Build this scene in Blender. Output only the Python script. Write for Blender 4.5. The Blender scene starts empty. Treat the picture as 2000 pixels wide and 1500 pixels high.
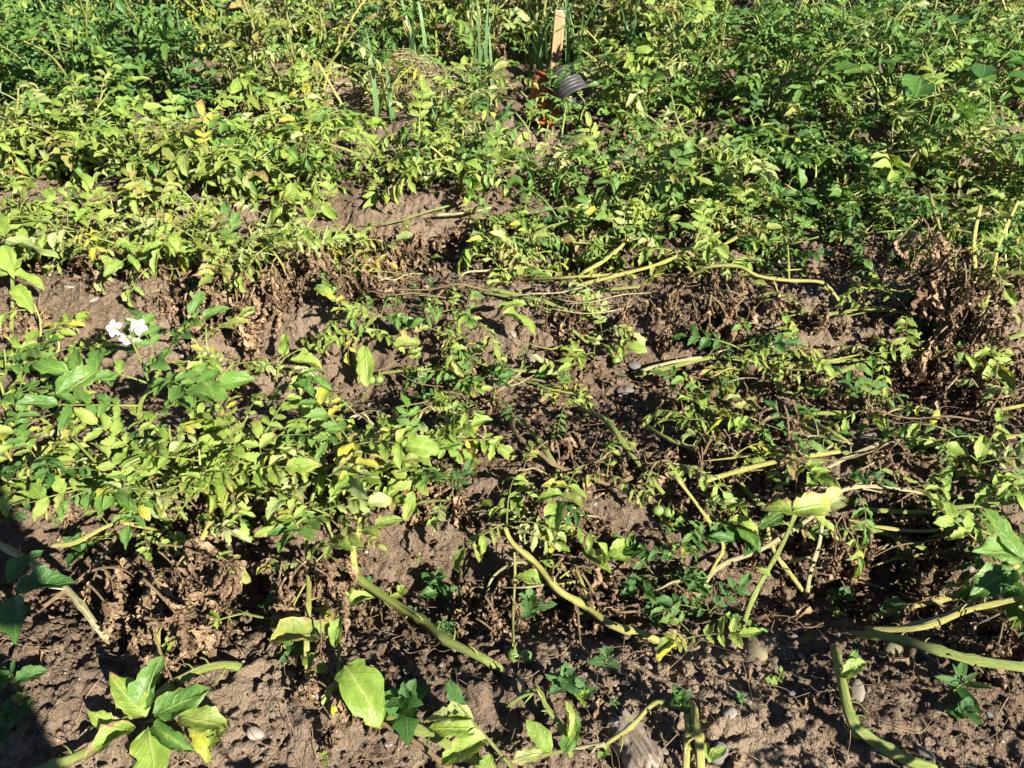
import bpy, math, random
import numpy as np
from mathutils import Vector, Matrix, Quaternion

R = math.radians
rng = random.Random(7)
npr = np.random.RandomState(11)
SC = bpy.context.scene
COL = SC.collection

# ------------------------------------------------------------------ camera
CAM_Z, PITCH, FPX = 1.25, R(40.0), 1570.0
cam_d = bpy.data.cameras.new('camera')
cam_d.sensor_width = 36.0
cam_d.lens = 36.0 * FPX / 2000.0
cam_d.clip_start, cam_d.clip_end = 0.05, 600.0
cam = bpy.data.objects.new('camera', cam_d)
COL.objects.link(cam)
cam.location = (0, 0, CAM_Z)
cam.rotation_euler = (math.pi / 2 - PITCH, 0, 0)
SC.camera = cam

# ------------------------------------------------------------------ sky and sun
SUN_AZ, SUN_EL = R(41.0), R(33.0)          # shadows fall away from the camera and to the left
to_sun = Vector((math.sin(SUN_AZ) * math.cos(SUN_EL), -math.cos(SUN_AZ) * math.cos(SUN_EL), math.sin(SUN_EL)))
world = bpy.data.worlds.new('World')
SC.world = world
world.use_nodes = True
wn = world.node_tree
bg = wn.nodes['Background']
sky = wn.nodes.new('ShaderNodeTexSky')
sky.sky_type = 'NISHITA'
sky.sun_disc = False
sky.sun_elevation = SUN_EL
sky.altitude = 2500.0
sky.air_density = 0.7
sky.dust_density = 0.2
sky.sun_rotation = math.atan2(to_sun.x, to_sun.y)
wn.links.new(sky.outputs[0], bg.inputs['Color'])
bg.inputs['Strength'].default_value = 0.05
sun_d = bpy.data.lights.new('sun', 'SUN')
sun_d.energy = 5.0
sun_d.angle = R(0.55)
sun_d.color = (1.0, 0.93, 0.80)
sun = bpy.data.objects.new('sun', sun_d)
COL.objects.link(sun)
sun.location = (3, -3, 4)
sun.rotation_euler = (-to_sun).to_track_quat('-Z', 'Y').to_euler()
SC.view_settings.view_transform = 'Standard'
SC.view_settings.look = 'None'
SC.view_settings.gamma = 1.0
SC.view_settings.exposure = 1.85
SC.cycles.max_bounces = 6
SC.cycles.diffuse_bounces = 3
SC.cycles.transmission_bounces = 3
SC.cycles.glossy_bounces = 2
SC.cycles.use_adaptive_sampling = True
SC.cycles.use_denoising = True

# ------------------------------------------------------------------ node helpers
class NT:
    def __init__(self, name):
        self.m = bpy.data.materials.new(name)
        self.m.use_nodes = True
        self.t = self.m.node_tree
        self.t.nodes.clear()
        self.out = self.t.nodes.new('ShaderNodeOutputMaterial')
    def n(self, typ, **kw):
        nd = self.t.nodes.new(typ)
        for k, v in kw.items():
            setattr(nd, k, v)
        return nd
    def put(self, sock, v):
        if isinstance(v, bpy.types.NodeSocket):
            self.t.links.new(v, sock)
        elif isinstance(v, (tuple, list)) and len(v) == 3 and sock.type == 'RGBA':
            sock.default_value = (*v, 1)
        else:
            sock.default_value = v
    def math(self, op, a, b=0.0, c=0.0, clamp=False):
        nd = self.n('ShaderNodeMath', operation=op, use_clamp=clamp)
        for i, v in enumerate((a, b, c)):
            self.put(nd.inputs[i], v)
        return nd.outputs[0]
    def step(self, v, lo, hi, a=0.0, b=1.0):
        nd = self.n('ShaderNodeMapRange', interpolation_type='SMOOTHSTEP')
        self.put(nd.inputs['Value'], v)
        self.put(nd.inputs['From Min'], lo); self.put(nd.inputs['From Max'], hi)
        self.put(nd.inputs['To Min'], a); self.put(nd.inputs['To Max'], b)
        return nd.outputs['Result']
    def mix(self, f, a, b, mode='MIX'):
        nd = self.n('ShaderNodeMix', data_type='RGBA', blend_type=mode)
        self.put(nd.inputs[0], f); self.put(nd.inputs[6], a); self.put(nd.inputs[7], b)
        return nd.outputs[2]
    def noise(self, vec, scale, detail=3.0, rough=0.55, dist=0.0):
        nd = self.n('ShaderNodeTexNoise')
        if vec is not None:
            self.put(nd.inputs['Vector'], vec)
        nd.inputs['Scale'].default_value = scale
        nd.inputs['Detail'].default_value = detail
        nd.inputs['Roughness'].default_value = rough
        nd.inputs['Distortion'].default_value = dist
        return nd.outputs['Fac']
    def vmath(self, op, a, b):
        nd = self.n('ShaderNodeVectorMath', operation=op)
        self.put(nd.inputs[0], a); self.put(nd.inputs[1], b)
        return nd.outputs[0]
    def bump(self, h, strength, dist):
        nd = self.n('ShaderNodeBump')
        nd.inputs['Strength'].default_value = strength
        nd.inputs['Distance'].default_value = dist
        self.put(nd.inputs['Height'], h)
        return nd.outputs[0]
    def pbr(self, col, rough=0.6, spec=0.4, nrm=None):
        nd = self.n('ShaderNodeBsdfPrincipled')
        self.put(nd.inputs['Base Color'], col)
        self.put(nd.inputs['Roughness'], rough)
        self.put(nd.inputs['Specular IOR Level'], spec)
        if nrm is not None:
            self.put(nd.inputs['Normal'], nrm)
        return nd.outputs[0]
    def done(self, sh):
        self.t.links.new(sh, self.out.inputs['Surface'])
        return self.m

M = {}

def leaf_material(name, ca, cb, vein, blight=0.0, yellow=0.0, trans=0.35, rough=0.42, spec=0.45, dry=False):
    t = NT(name)
    uv = t.n('ShaderNodeUVMap', uv_map='UVMap').outputs[0]
    oi = t.n('ShaderNodeObjectInfo').outputs['Random']
    lr = t.n('ShaderNodeAttribute', attribute_name='lr').outputs['Fac']
    rnd = t.math('FRACT', t.math('ADD', oi, lr))
    rnd2 = t.math('FRACT', t.math('MULTIPLY', rnd, 7.31))
    rnd3 = t.math('FRACT', t.math('MULTIPLY', rnd, 23.7))
    sep = t.n('ShaderNodeSeparateXYZ'); t.put(sep.inputs[0], uv)
    u = t.math('ABSOLUTE', t.math('MULTIPLY_ADD', sep.outputs[0], 2.0, -1.0))
    v = sep.outputs[1]
    cmb = t.n('ShaderNodeCombineXYZ')
    t.put(cmb.inputs[0], t.math('MULTIPLY_ADD', rnd, 37.0, sep.outputs[0]))
    t.put(cmb.inputs[1], t.math('MULTIPLY', v, 1.6))
    t.put(cmb.inputs[2], t.math('MULTIPLY', rnd2, 11.0))
    p = cmb.outputs[0]
    base = t.mix(rnd, ca, cb)
    mott = t.noise(p, 5.0, 3.0)
    base = t.mix(t.step(mott, 0.35, 0.75, 0.0, 0.35), base, tuple(min(1, c * 1.5) for c in cb))
    s = t.math('FRACT', t.math('SUBTRACT', t.math('MULTIPLY', v, 6.5), t.math('MULTIPLY', u, 1.9)))
    lat = t.step(t.math('ABSOLUTE', t.math('SUBTRACT', s, 0.5)), 0.40, 0.5)
    mid = t.step(u, 0.03, 0.10, 1.0, 0.0)
    veins = t.math('MAXIMUM', mid, t.math('MULTIPLY', lat, 0.55))
    col = t.mix(t.math('MULTIPLY', veins, 0.6), base, vein)
    if yellow > 0:
        ym = t.step(t.math('ADD', t.noise(p, 2.2, 2.0), t.math('MULTIPLY', t.math('SUBTRACT', v, 0.5), 0.25)),
                    t.math('SUBTRACT', 0.95, t.math('MULTIPLY', rnd3, yellow)), t.math('SUBTRACT', 1.15, t.math('MULTIPLY', rnd3, yellow)))
        col = t.mix(t.math('MULTIPLY', ym, 0.85), col, (0.30, 0.295, 0.036))
    if blight > 0:
        f = t.math('ADD', t.noise(p, 2.6, 4.0, 0.6), t.math('MULTIPLY', t.math('MAXIMUM', t.math('POWER', u, 3.0), t.math('POWER', v, 4.0)), 0.34))
        th = t.math('SUBTRACT', 1.0, t.math('MULTIPLY', rnd2, blight))
        halo = t.step(f, t.math('SUBTRACT', th, 0.12), th)
        core = t.step(f, th, t.math('ADD', th, 0.05))
        col = t.mix(t.math('MULTIPLY', halo, 0.7), col, (0.36, 0.33, 0.06))
        brown = t.mix(t.noise(p, 9.0, 3.0), (0.13, 0.080, 0.040), (0.36, 0.26, 0.155))
        col = t.mix(core, col, brown)
    fine = t.noise(p, 30.0, 2.0)
    if dry:
        h = t.math('ADD', t.math('MULTIPLY', t.noise(p, 7.0, 5.0, 0.65, 0.6), 1.0), t.math('MULTIPLY', veins, 0.5))
        nrm = t.bump(h, 0.9, 0.006)
    else:
        h = t.math('ADD', t.math('MULTIPLY', veins, -1.0), t.math('MULTIPLY', fine, 0.35))
        h = t.math('ADD', h, t.math('MULTIPLY', t.noise(p, 8.0, 2.0), 1.1))
        nrm = t.bump(h, 0.55, 0.0022)
    sh = t.pbr(col, t.step(rnd3, 0, 1, rough - 0.07, rough + 0.12), spec, nrm)
    tr = t.n('ShaderNodeBsdfTranslucent')
    t.put(tr.inputs['Color'], t.mix(0.5, col, t.mix(1.0, col, (1.6, 1.5, 0.5), 'MULTIPLY')) if not dry else col)
    t.put(tr.inputs['Normal'], nrm)
    mx = t.n('ShaderNodeMixShader')
    mx.inputs[0].default_value = trans
    t.t.links.new(sh, mx.inputs[1]); t.t.links.new(tr.outputs[0], mx.inputs[2])
    M[name] = t.done(mx.outputs[0])

leaf_material('leaf_green', (0.058, 0.140, 0.026), (0.112, 0.215, 0.040), (0.24, 0.31, 0.09), blight=0.14, yellow=0.12)
leaf_material('leaf_lime', (0.138, 0.232, 0.034), (0.215, 0.305, 0.055), (0.32, 0.35, 0.11), blight=0.30, yellow=0.26)
leaf_material('leaf_yellow', (0.24, 0.275, 0.030), (0.34, 0.32, 0.038), (0.38, 0.38, 0.11), blight=0.40, yellow=0.3)
leaf_material('leaf_blight', (0.130, 0.190, 0.032), (0.20, 0.235, 0.055), (0.30, 0.32, 0.12), blight=0.52, yellow=0.40)
leaf_material('leaf_pale', (0.20, 0.27, 0.085), (0.31, 0.36, 0.145), (0.34, 0.37, 0.16), blight=0.32, yellow=0.15, rough=0.36)  # pale leaves; the tone also paints whitish gloss highlights into the colour
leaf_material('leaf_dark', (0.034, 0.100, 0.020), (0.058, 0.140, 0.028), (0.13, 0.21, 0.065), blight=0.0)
leaf_material('leaf_weed', (0.052, 0.130, 0.040), (0.085, 0.175, 0.050), (0.15, 0.23, 0.09), rough=0.55)
leaf_material('leaf_dry', (0.070, 0.043, 0.026), (0.34, 0.235, 0.142), (0.30, 0.21, 0.13), trans=0.15, rough=0.75, spec=0.2, dry=True)
leaf_material('grass_blade', (0.06, 0.145, 0.045), (0.12, 0.22, 0.08), (0.2, 0.28, 0.13), rough=0.4)
leaf_material('straw_blade', (0.22, 0.20, 0.09), (0.36, 0.31, 0.17), (0.4, 0.36, 0.2), trans=0.15, rough=0.6)

def stem_material(name, ca, cb, cc, spot=0.62):
    t = NT(name)
    uv = t.n('ShaderNodeUVMap', uv_map='UVMap').outputs[0]
    oi = t.n('ShaderNodeObjectInfo').outputs['Random']
    mp = t.n('ShaderNodeMapping'); t.put(mp.inputs['Vector'], uv)
    mp.inputs['Scale'].default_value = (4.0, 5.0, 1.0)
    off = t.n('ShaderNodeCombineXYZ'); t.put(off.inputs[2], t.math('MULTIPLY', oi, 40.0))
    p = t.vmath('ADD', mp.outputs[0], off.outputs[0])
    mp2 = t.n('ShaderNodeMapping'); t.put(mp2.inputs['Vector'], p); mp2.inputs['Scale'].default_value = (7.0, 0.25, 1.0)
    streak = t.noise(mp2.outputs[0], 2.0, 3.0)
    patch = t.noise(p, 1.1, 4.0, 0.6)
    col = t.mix(t.step(streak, 0.3, 0.7), ca, cb)
    col = t.mix(t.step(t.math('ADD', patch, t.math('MULTIPLY', oi, 0.08)), spot, spot + 0.14), col, cc)
    nrm = t.bump(t.math('ADD', streak, t.math('MULTIPLY', t.noise(p, 14.0, 2.0), 0.25)), 0.8, 0.004)
    M[name] = t.done(t.pbr(col, 0.42, 0.4, nrm))

stem_material('stem_green', (0.105, 0.155, 0.024), (0.275, 0.310, 0.090), (0.16, 0.11, 0.055), 0.66)
stem_material('stem_yellow', (0.205, 0.205, 0.034), (0.42, 0.40, 0.135), (0.20, 0.13, 0.06), 0.64)
stem_material('stem_pale', (0.30, 0.28, 0.135), (0.42, 0.39, 0.22), (0.22, 0.155, 0.085), 0.60)
stem_material('stem_brown', (0.13, 0.085, 0.045), (0.26, 0.19, 0.10), (0.30, 0.26, 0.14), 0.62)
stem_material('stem_weed', (0.11, 0.18, 0.05), (0.16, 0.22, 0.07), (0.2, 0.12, 0.09), 0.75)

def soil_material():
    t = NT('soil')
    pos = t.n('ShaderNodeNewGeometry').outputs['Position']
    a = t.noise(pos, 3.0, 4.0, 0.6)
    b = t.noise(pos, 38.0, 5.0, 0.65)
    c = t.noise(pos, 220.0, 3.0, 0.6)
    big = t.noise(pos, 1.7, 2.0)
    col = t.mix(t.step(a, 0.36, 0.64), (0.078, 0.053, 0.034), (0.140, 0.100, 0.068))
    col = t.mix(t.step(big, 0.46, 0.62, 0.0, 0.8), col, (0.220, 0.166, 0.118))
    col = t.mix(t.step(b, 0.35, 0.72, 0.0, 0.75), col, (0.205, 0.156, 0.113))
    col = t.mix(t.step(c, 0.45, 0.75, 0.0, 0.5), col, (0.060, 0.042, 0.028))
    grit = t.n('ShaderNodeTexVoronoi'); t.put(grit.inputs['Vector'], pos); grit.inputs['Scale'].default_value = 130.0
    gm = t.math('MULTIPLY', t.step(grit.outputs['Distance'], 0.20, 0.28, 1.0, 0.0), t.step(t.noise(pos, 60.0, 1.0), 0.58, 0.66))
    col = t.mix(gm, col, (0.33, 0.28, 0.22))
    h = t.math('ADD', t.math('MULTIPLY', b, 0.9), t.math('MULTIPLY', c, 0.35))
    h = t.math('ADD', h, t.math('MULTIPLY', t.noise(pos, 105.0, 4.0, 0.7), 0.75))
    h = t.math('ADD', h, t.math('MULTIPLY', gm, 0.12))
    M['soil'] = t.done(t.pbr(col, 0.92, 0.15, t.bump(h, 1.0, 0.016)))
soil_material()

def simple_mat(name, ca, cb, scale=40.0, rough=0.8, spec=0.25, bump=0.6, dist=0.003, det=4.0, obj=True, stretch=None, trans=0.0):
    t = NT(name)
    if obj:
        p = t.n('ShaderNodeTexCoord').outputs['Object']
        oi = t.n('ShaderNodeObjectInfo').outputs['Random']
        off = t.n('ShaderNodeCombineXYZ'); t.put(off.inputs[0], t.math('MULTIPLY', oi, 9.0))
        p = t.vmath('ADD', p, off.outputs[0])
    else:
        p = t.n('ShaderNodeNewGeometry').outputs['Position']
    if stretch:
        mp = t.n('ShaderNodeMapping'); t.put(mp.inputs['Vector'], p); mp.inputs['Scale'].default_value = stretch; p = mp.outputs[0]
    f = t.noise(p, scale, det, 0.6)
    col = t.mix(t.step(f, 0.33, 0.68), ca, cb)
    if obj:
        col = t.mix(t.math('MULTIPLY', oi, 0.35), col, tuple(c * 0.55 for c in ca))
    sh = t.pbr(col, rough, spec, t.bump(f, bump, dist))
    M[name] = t.done(sh)

simple_mat('stone', (0.15, 0.125, 0.10), (0.28, 0.245, 0.205), 45.0, 0.8, 0.3)
simple_mat('stone_pale', (0.22, 0.19, 0.155), (0.38, 0.34, 0.29), 60.0, 0.75, 0.3)
simple_mat('stone_grey', (0.12, 0.115, 0.11), (0.21, 0.20, 0.19), 45.0, 0.7, 0.35)
simple_mat('stone_moss', (0.15, 0.14, 0.065), (0.25, 0.215, 0.145), 35.0, 0.85, 0.2)
simple_mat('weathered_wood', (0.09, 0.068, 0.050), (0.27, 0.225, 0.18), 30.0, 0.85, 0.2, 0.9, 0.004, 5.0, True, (6, 0.7, 3))
simple_mat('stake_wood', (0.27, 0.165, 0.083), (0.43, 0.29, 0.165), 24.0, 0.7, 0.25, 0.4, 0.002, 5.0, True, (5, 5, 0.4))
simple_mat('stake_end', (0.55, 0.45, 0.32), (0.66, 0.56, 0.42), 60.0, 0.8, 0.2)
simple_mat('litter', (0.115, 0.072, 0.045), (0.27, 0.185, 0.115), 35.0, 0.85, 0.15, 0.8, 0.003, 4.0, False)
simple_mat('fibre', (0.13, 0.085, 0.052), (0.27, 0.195, 0.125), 25.0, 0.8, 0.2, 0.3, 0.001, 2.0, False)
simple_mat('berry', (0.10, 0.19, 0.035), (0.19, 0.27, 0.07), 50.0, 0.35, 0.5, 0.15, 0.001)
simple_mat('grey_plastic', (0.026, 0.027, 0.031), (0.062, 0.060, 0.058), 30.0, 0.5, 0.4, 0.1, 0.002)
simple_mat('orange_plastic', (0.27, 0.062, 0.018), (0.44, 0.110, 0.025), 20.0, 0.45, 0.45, 0.1, 0.002)
simple_mat('petal', (0.40, 0.39, 0.36), (0.48, 0.47, 0.45), 60.0, 0.55, 0.3, 0.3, 0.001)
simple_mat('anther', (0.70, 0.47, 0.03), (0.78, 0.55, 0.05), 80.0, 0.5, 0.3, 0.2, 0.001)
simple_mat('dark_cloth', (0.03, 0.035, 0.05), (0.05, 0.055, 0.07), 60.0, 0.9, 0.1)
simple_mat('skin', (0.45, 0.28, 0.2), (0.5, 0.32, 0.23), 30.0, 0.55, 0.3)

# ------------------------------------------------------------------ mesh helpers
def mesh_np(name, V, F, mat=None, uv=None, lr=None, smooth=True):
    """V (n,3), F list of arrays (k,3) / (k,4), uv per vertex (n,2), lr per vertex (n,)"""
    V = np.asarray(V, dtype=np.float32)
    if isinstance(F, np.ndarray):
        F = [F]
    me = bpy.data.meshes.new(name)
    me.vertices.add(len(V)); me.vertices.foreach_set('co', V.ravel())
    loops = np.concatenate([f.ravel() for f in F]).astype(np.int32)
    tot = np.concatenate([np.full(len(f), f.shape[1], np.int32) for f in F])
    start = np.concatenate([[0], np.cumsum(tot)[:-1]]).astype(np.int32)
    me.loops.add(len(loops)); me.loops.foreach_set('vertex_index', loops)
    me.polygons.add(len(tot))
    me.polygons.foreach_set('loop_start', start); me.polygons.foreach_set('loop_total', tot)
    me.polygons.foreach_set('use_smooth', np.full(len(tot), smooth, dtype=bool))
    if uv is not None:
        l = me.uv_layers.new(name='UVMap')
        l.data.foreach_set('uv', np.asarray(uv, np.float32)[loops].ravel())
    if lr is not None:
        a = me.attributes.new('lr', 'FLOAT', 'POINT')
        a.data.foreach_set('value', np.asarray(lr, np.float32))
    if mat:
        me.materials.append(M[mat])
    me.update(calc_edges=True)
    return me

def xf(V, m):
    A = np.array(m)
    return V @ A[:3, :3].T + A[:3, 3]

def combine(items):
    """items: (V, F(list), UV, matrix or None, lr) -> joined arrays"""
    Vs, Fs, Us, Ls, n = [], [], [], [], 0
    for V, F, U, m, l in items:
        Vs.append(xf(V, m) if m is not None else V)
        for f in (F if isinstance(F, list) else [F]):
            Fs.append(f + n)
        Us.append(U); Ls.append(np.full(len(V), l)); n += len(V)
    by = {}
    for f in Fs:
        by.setdefault(f.shape[1], []).append(f)
    return np.concatenate(Vs), [np.concatenate(x) for x in by.values()], np.concatenate(Us), np.concatenate(Ls)

def link(name, data, parent=None, m=None):
    o = bpy.data.objects.new(name, data)
    COL.objects.link(o)
    if parent is not None:
        o.parent = parent
    if m is not None:
        o.matrix_basis = m
    return o

def thing(name, label, cat, loc=(0, 0, 0), group=None, data=None, kind=None):
    o = bpy.data.objects.new(name, data)
    COL.objects.link(o)
    o.location = loc
    if data is None:
        o.empty_display_size = 0.05
    o['label'] = label; o['category'] = cat
    if group: o['group'] = group
    if kind: o['kind'] = kind
    return o

# value noise (numpy)
def vnoise(x, y, seed):
    xi, yi = np.floor(x).astype(np.int64), np.floor(y).astype(np.int64)
    xf_, yf_ = x - xi, y - yi
    def h(a, b):
        n = (a * 374761393 + b * 668265263 + seed * 974711) & 0x7fffffff
        n = ((n ^ (n >> 13)) * 1274126177) & 0x7fffffff
        return ((n ^ (n >> 16)) & 0xffff) / 65535.0
    sx, sy = xf_ * xf_ * (3 - 2 * xf_), yf_ * yf_ * (3 - 2 * yf_)
    return (h(xi, yi) * (1 - sx) + h(xi + 1, yi) * sx) * (1 - sy) + (h(xi, yi + 1) * (1 - sx) + h(xi + 1, yi + 1) * sx) * sy

# ------------------------------------------------------------------ the ground: ridged potato rows
CREST = [-1.1, -0.5, 0.06, 0.65, 1.153, 1.72, 2.28, 2.86, 3.44, 4.02, 4.60, 5.18, 5.76, 6.34, 6.92, 7.5]
RIDGE = 0.115

def gh(x, y):
    """smooth ground height"""
    yy = y + 0.022 * math.sin(1.7 * x + 1.0) + 0.014 * math.sin(4.3 * x + y)
    ph = np.interp(yy, CREST, range(len(CREST)))
    a = RIDGE if yy < 7.4 else 0.0
    if yy > CREST[-1] or yy < CREST[0]:
        a = 0.0
    c = 0.5 + 0.5 * math.cos(2 * math.pi * ph)
    return a * c ** 0.85 + 0.012 * math.sin(2.1 * x + 3 * y) * math.sin(3.3 * x - 1.3 * y)

def gh_np(x, y):
    yy = y + 0.022 * np.sin(1.7 * x + 1.0) + 0.014 * np.sin(4.3 * x + y)
    ph = np.interp(yy, CREST, range(len(CREST)))
    a = np.where((yy > CREST[-1]) | (yy < CREST[0]) | (yy >= 7.4), 0.0, RIDGE)
    c = 0.5 + 0.5 * np.cos(2 * np.pi * ph)
    return a * c ** 0.85 + 0.012 * np.sin(2.1 * x + 3 * y) * np.sin(3.3 * x - 1.3 * y)

FWD = Vector((0, math.cos(PITCH), -math.sin(PITCH)))
UPV = Vector((0, math.sin(PITCH), math.cos(PITCH)))

def P(px, py, h=0.0):
    """the place in the field that shows at photo pixel (px, py), h metres above the soil"""
    d = FWD + Vector((1, 0, 0)) * ((px - 1000) / FPX) + UPV * ((750 - py) / FPX)
    z = 0.06
    for _ in range(8):
        t = (CAM_Z - z - h) / -d.z
        q = d * t
        z = 0.5 * z + 0.5 * gh(q.x, q.y)
    q.z = gh(q.x, q.y) + h
    return Vector(q)

def pix(p):
    d = p - Vector((0, 0, CAM_Z))
    zc = d.dot(FWD)
    return 1000 + FPX * d.x / zc, 750 - FPX * d.dot(UPV) / zc

def grow_lines(lo, hi, d0, fac, end):
    a = [lo]
    while a[-1] < hi: a.append(a[-1] + d0)
    d = d0
    while a[-1] < end:
        d *= fac; a.append(a[-1] + d)
    return a

def build_ground():
    ys = grow_lines(0.36, 2.10, 0.0042, 1.024, 5.2)
    ys += grow_lines(ys[-1] + 0.09, 9.0, 0.12, 1.30, 320)
    back = [0.36]
    d = 0.008
    while back[-1] > -60:
        d *= 1.13; back.append(back[-1] - d)
    ys = sorted(back[1:]) + ys
    xp = grow_lines(0.0, 1.35, 0.0046, 1.035, 4.2)
    xp += grow_lines(xp[-1] + 0.2, 6.0, 0.3, 1.35, 320)
    xs = sorted([-a for a in xp[1:]]) + xp
    X, Y = np.meshgrid(np.array(xs), np.array(ys))
    Z = gh_np(X, Y)
    near = np.clip(1.0 - (Y - 4.5) / 2.0, 0.15, 1) * np.clip(1.0 - (np.abs(X) - 3.5) / 3, 0.1, 1)
    wx = X + 0.02 * (vnoise(X * 11, Y * 11, 71) - .5); wy = Y + 0.02 * (vnoise(X * 11, Y * 11, 72) - .5)
    def billow(f, s):
        return np.abs(2 * vnoise(wx * f + s, wy * f - s, s) - 1)
    Z += near * 0.026 * (vnoise(wx * 8, wy * 8, 1) - 0.5)
    soft = np.clip(1.5 * vnoise(X * 3.1, Y * 3.1, 9) - 0.1, 0.25, 1.0)      # cloddy here, finer there
    Z += near * soft * 0.014 * (billow(17, 2) - 0.5)
    Z += near * soft * 0.0095 * (billow(41, 3) - 0.5)
    Z += near * 0.0090 * (vnoise(wx * 62, wy * 62, 14) - 0.5)
    Z += near * 0.0080 * (billow(88, 4) - 0.5)
    Z += near * 0.0085 * (vnoise(wx * 135, wy * 135, 5) - 0.5)
    crack = np.clip(1 - billow(13, 15) / 0.07, 0, 1) * np.clip(3 * vnoise(X * 2.3, Y * 2.3, 16) - 1.3, 0, 1)   # drying cracks
    Z -= near * 0.014 * crack
    clod = np.clip(vnoise(wx * 19, wy * 19, 6) - 0.66, 0, 1) * 2.6
    Z += near * 0.016 * clod ** 0.7 * (0.4 + 1.2 * billow(50, 7))
    ny, nx = X.shape
    V = np.stack([X.ravel(), Y.ravel(), Z.ravel()], 1)
    i = np.arange(ny * nx).reshape(ny, nx)
    F = np.stack([i[:-1, :-1].ravel(), i[:-1, 1:].ravel(), i[1:, 1:].ravel(), i[1:, :-1].ravel()], 1)
    me = mesh_np('ground', V, F, 'soil')
    g = thing('ground', 'brown crumbly soil heaped into low potato ridges', 'ground', data=me, kind='structure')
    return g
build_ground()
# ------------------------------------------------------------------ leaflet shapes
def leaflet_arrays(seed, kind='fresh', nu=7, nv=13):
    """one leaf blade, stalk at the origin, length 1 along +X, upper side +Z"""
    r = random.Random(seed)
    W = {'fresh': r.uniform(.235, .315), 'wilt': r.uniform(.20, .29), 'dead': r.uniform(.10, .21),
         'weed': r.uniform(.30, .40), 'round': r.uniform(.36, .44), 'lance': r.uniform(.13, .17)}[kind]
    pa, pb = {'weed': (.45, 1.05), 'round': (.5, .6), 'lance': (.6, .9)}.get(kind, (r.uniform(.48, .62), r.uniform(.72, .98)))
    fold = {'fresh': r.uniform(.05, .65), 'wilt': r.uniform(-.2, .9), 'dead': r.uniform(.2, 1.2)}.get(kind, r.uniform(.0, .35))
    bend = {'fresh': r.uniform(.1, 1.1), 'wilt': r.uniform(.4, 2.1), 'dead': r.uniform(.5, 2.6)}.get(kind, r.uniform(.1, .7))
    twist = {'fresh': r.uniform(-.35, .35), 'wilt': r.uniform(-.9, .9), 'dead': r.uniform(-2.6, 2.6)}.get(kind, r.uniform(-.2, .2))
    curl = {'fresh': r.uniform(-.8, 1.0), 'wilt': r.uniform(-1.7, 1.7), 'dead': r.uniform(-3.4, 3.4)}.get(kind, r.uniform(-.3, .4))
    wav = {'fresh': r.uniform(.05, .15), 'wilt': r.uniform(.08, .22), 'dead': r.uniform(.12, .28)}.get(kind, .04)
    crum = {'dead': .085, 'wilt': .020, 'fresh': .009}.get(kind, .005)
    side = r.uniform(-.12, .12)
    f1, f2, p1, p2 = r.uniform(6, 13), r.uniform(6, 13), r.uniform(0, 6), r.uniform(0, 6)
    peak = (pa / (pa + pb)) ** pa * (pb / (pa + pb)) ** pb
    V, U = [], []
    px_, pz_ = 0.0, 0.0
    th0 = -0.25 * bend
    cs = []
    steps = 4
    for j in range(nv):                                   # centre line
        v = j / (nv - 1)
        cs.append((px_, pz_, th0 + bend * v))
        for k in range(steps):
            vv = v + k / (steps * (nv - 1))
            th = th0 + bend * vv
            px_ += math.cos(th) / (steps * (nv - 1)); pz_ -= math.sin(th) / (steps * (nv - 1))
    jag = .5 if kind in ('dead', 'wilt') else .28 if kind == 'fresh' else .1
    rag = [[1 - jag * r.random() ** 2.2 - (.35 if r.random() < .05 * (jag > .2) else 0) for _ in range(2)] for _ in range(nv)]
    for j in range(nv):
        v = j / (nv - 1)
        w = W * (max(v, 1e-4) ** pa) * (max(1 - v, 0) ** pb) / peak
        if j == 0: w = 0.018
        if kind == 'weed':
            w *= 1 + .16 * math.sin(v * 17)
        elif kind in ('fresh', 'wilt'):
            w *= 1 + .035 * math.sin(v * f2 * 2 + p2)
        cx, cz, th = cs[j]
        tw = twist * v
        for i in range(nu):
            u = 2 * i / (nu - 1) - 1
            w0 = w
            if abs(u) > .9: w = w * rag[j][0 if u < 0 else 1]
            if abs(curl) > .05:
                ang = u * curl * .9
                y = w * math.sin(ang) / (curl * .9)
                z = w * (1 - math.cos(ang)) / (curl * .9)
            else:
                y, z = u * w, 0.0
            z += fold * abs(u) * w
            z += wav * W * 2 * math.sin(f1 * v + p1 + (1.6 if u > 0 else 0)) * u * u * (w / W)
            if 0 < i < nu - 1 and 0 < j < nv - 1:
                z += .014 * ((j % 2) - .5) * (2 if abs(u) > .3 else 0) * (.6 if kind != 'dead' else 1)
            if kind in ('fresh', 'wilt'):
                z += .026 * math.sin(8 * v + p2) * math.sin(4.2 * u + p1)
            y += side * math.sin(math.pi * v) * .3
            y, z = y * math.cos(tw) - z * math.sin(tw), y * math.sin(tw) + z * math.cos(tw)
            q = Vector((cx + math.sin(th) * z, y, cz + math.cos(th) * z))
            q += Vector((r.uniform(-1, 1), r.uniform(-1, 1), r.uniform(-1, 1))) * crum * (.3 if j == 0 else 1)
            V.append(q[:]); U.append(((u + 1) / 2, v))
            w = w0
    F = []
    for j in range(nv - 1):
        for i in range(nu - 1):
            a = j * nu + i
            F.append((a, a + nu, a + nu + 1, a + 1)[::-1])
    return np.array(V), np.array(F), np.array(U)

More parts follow.
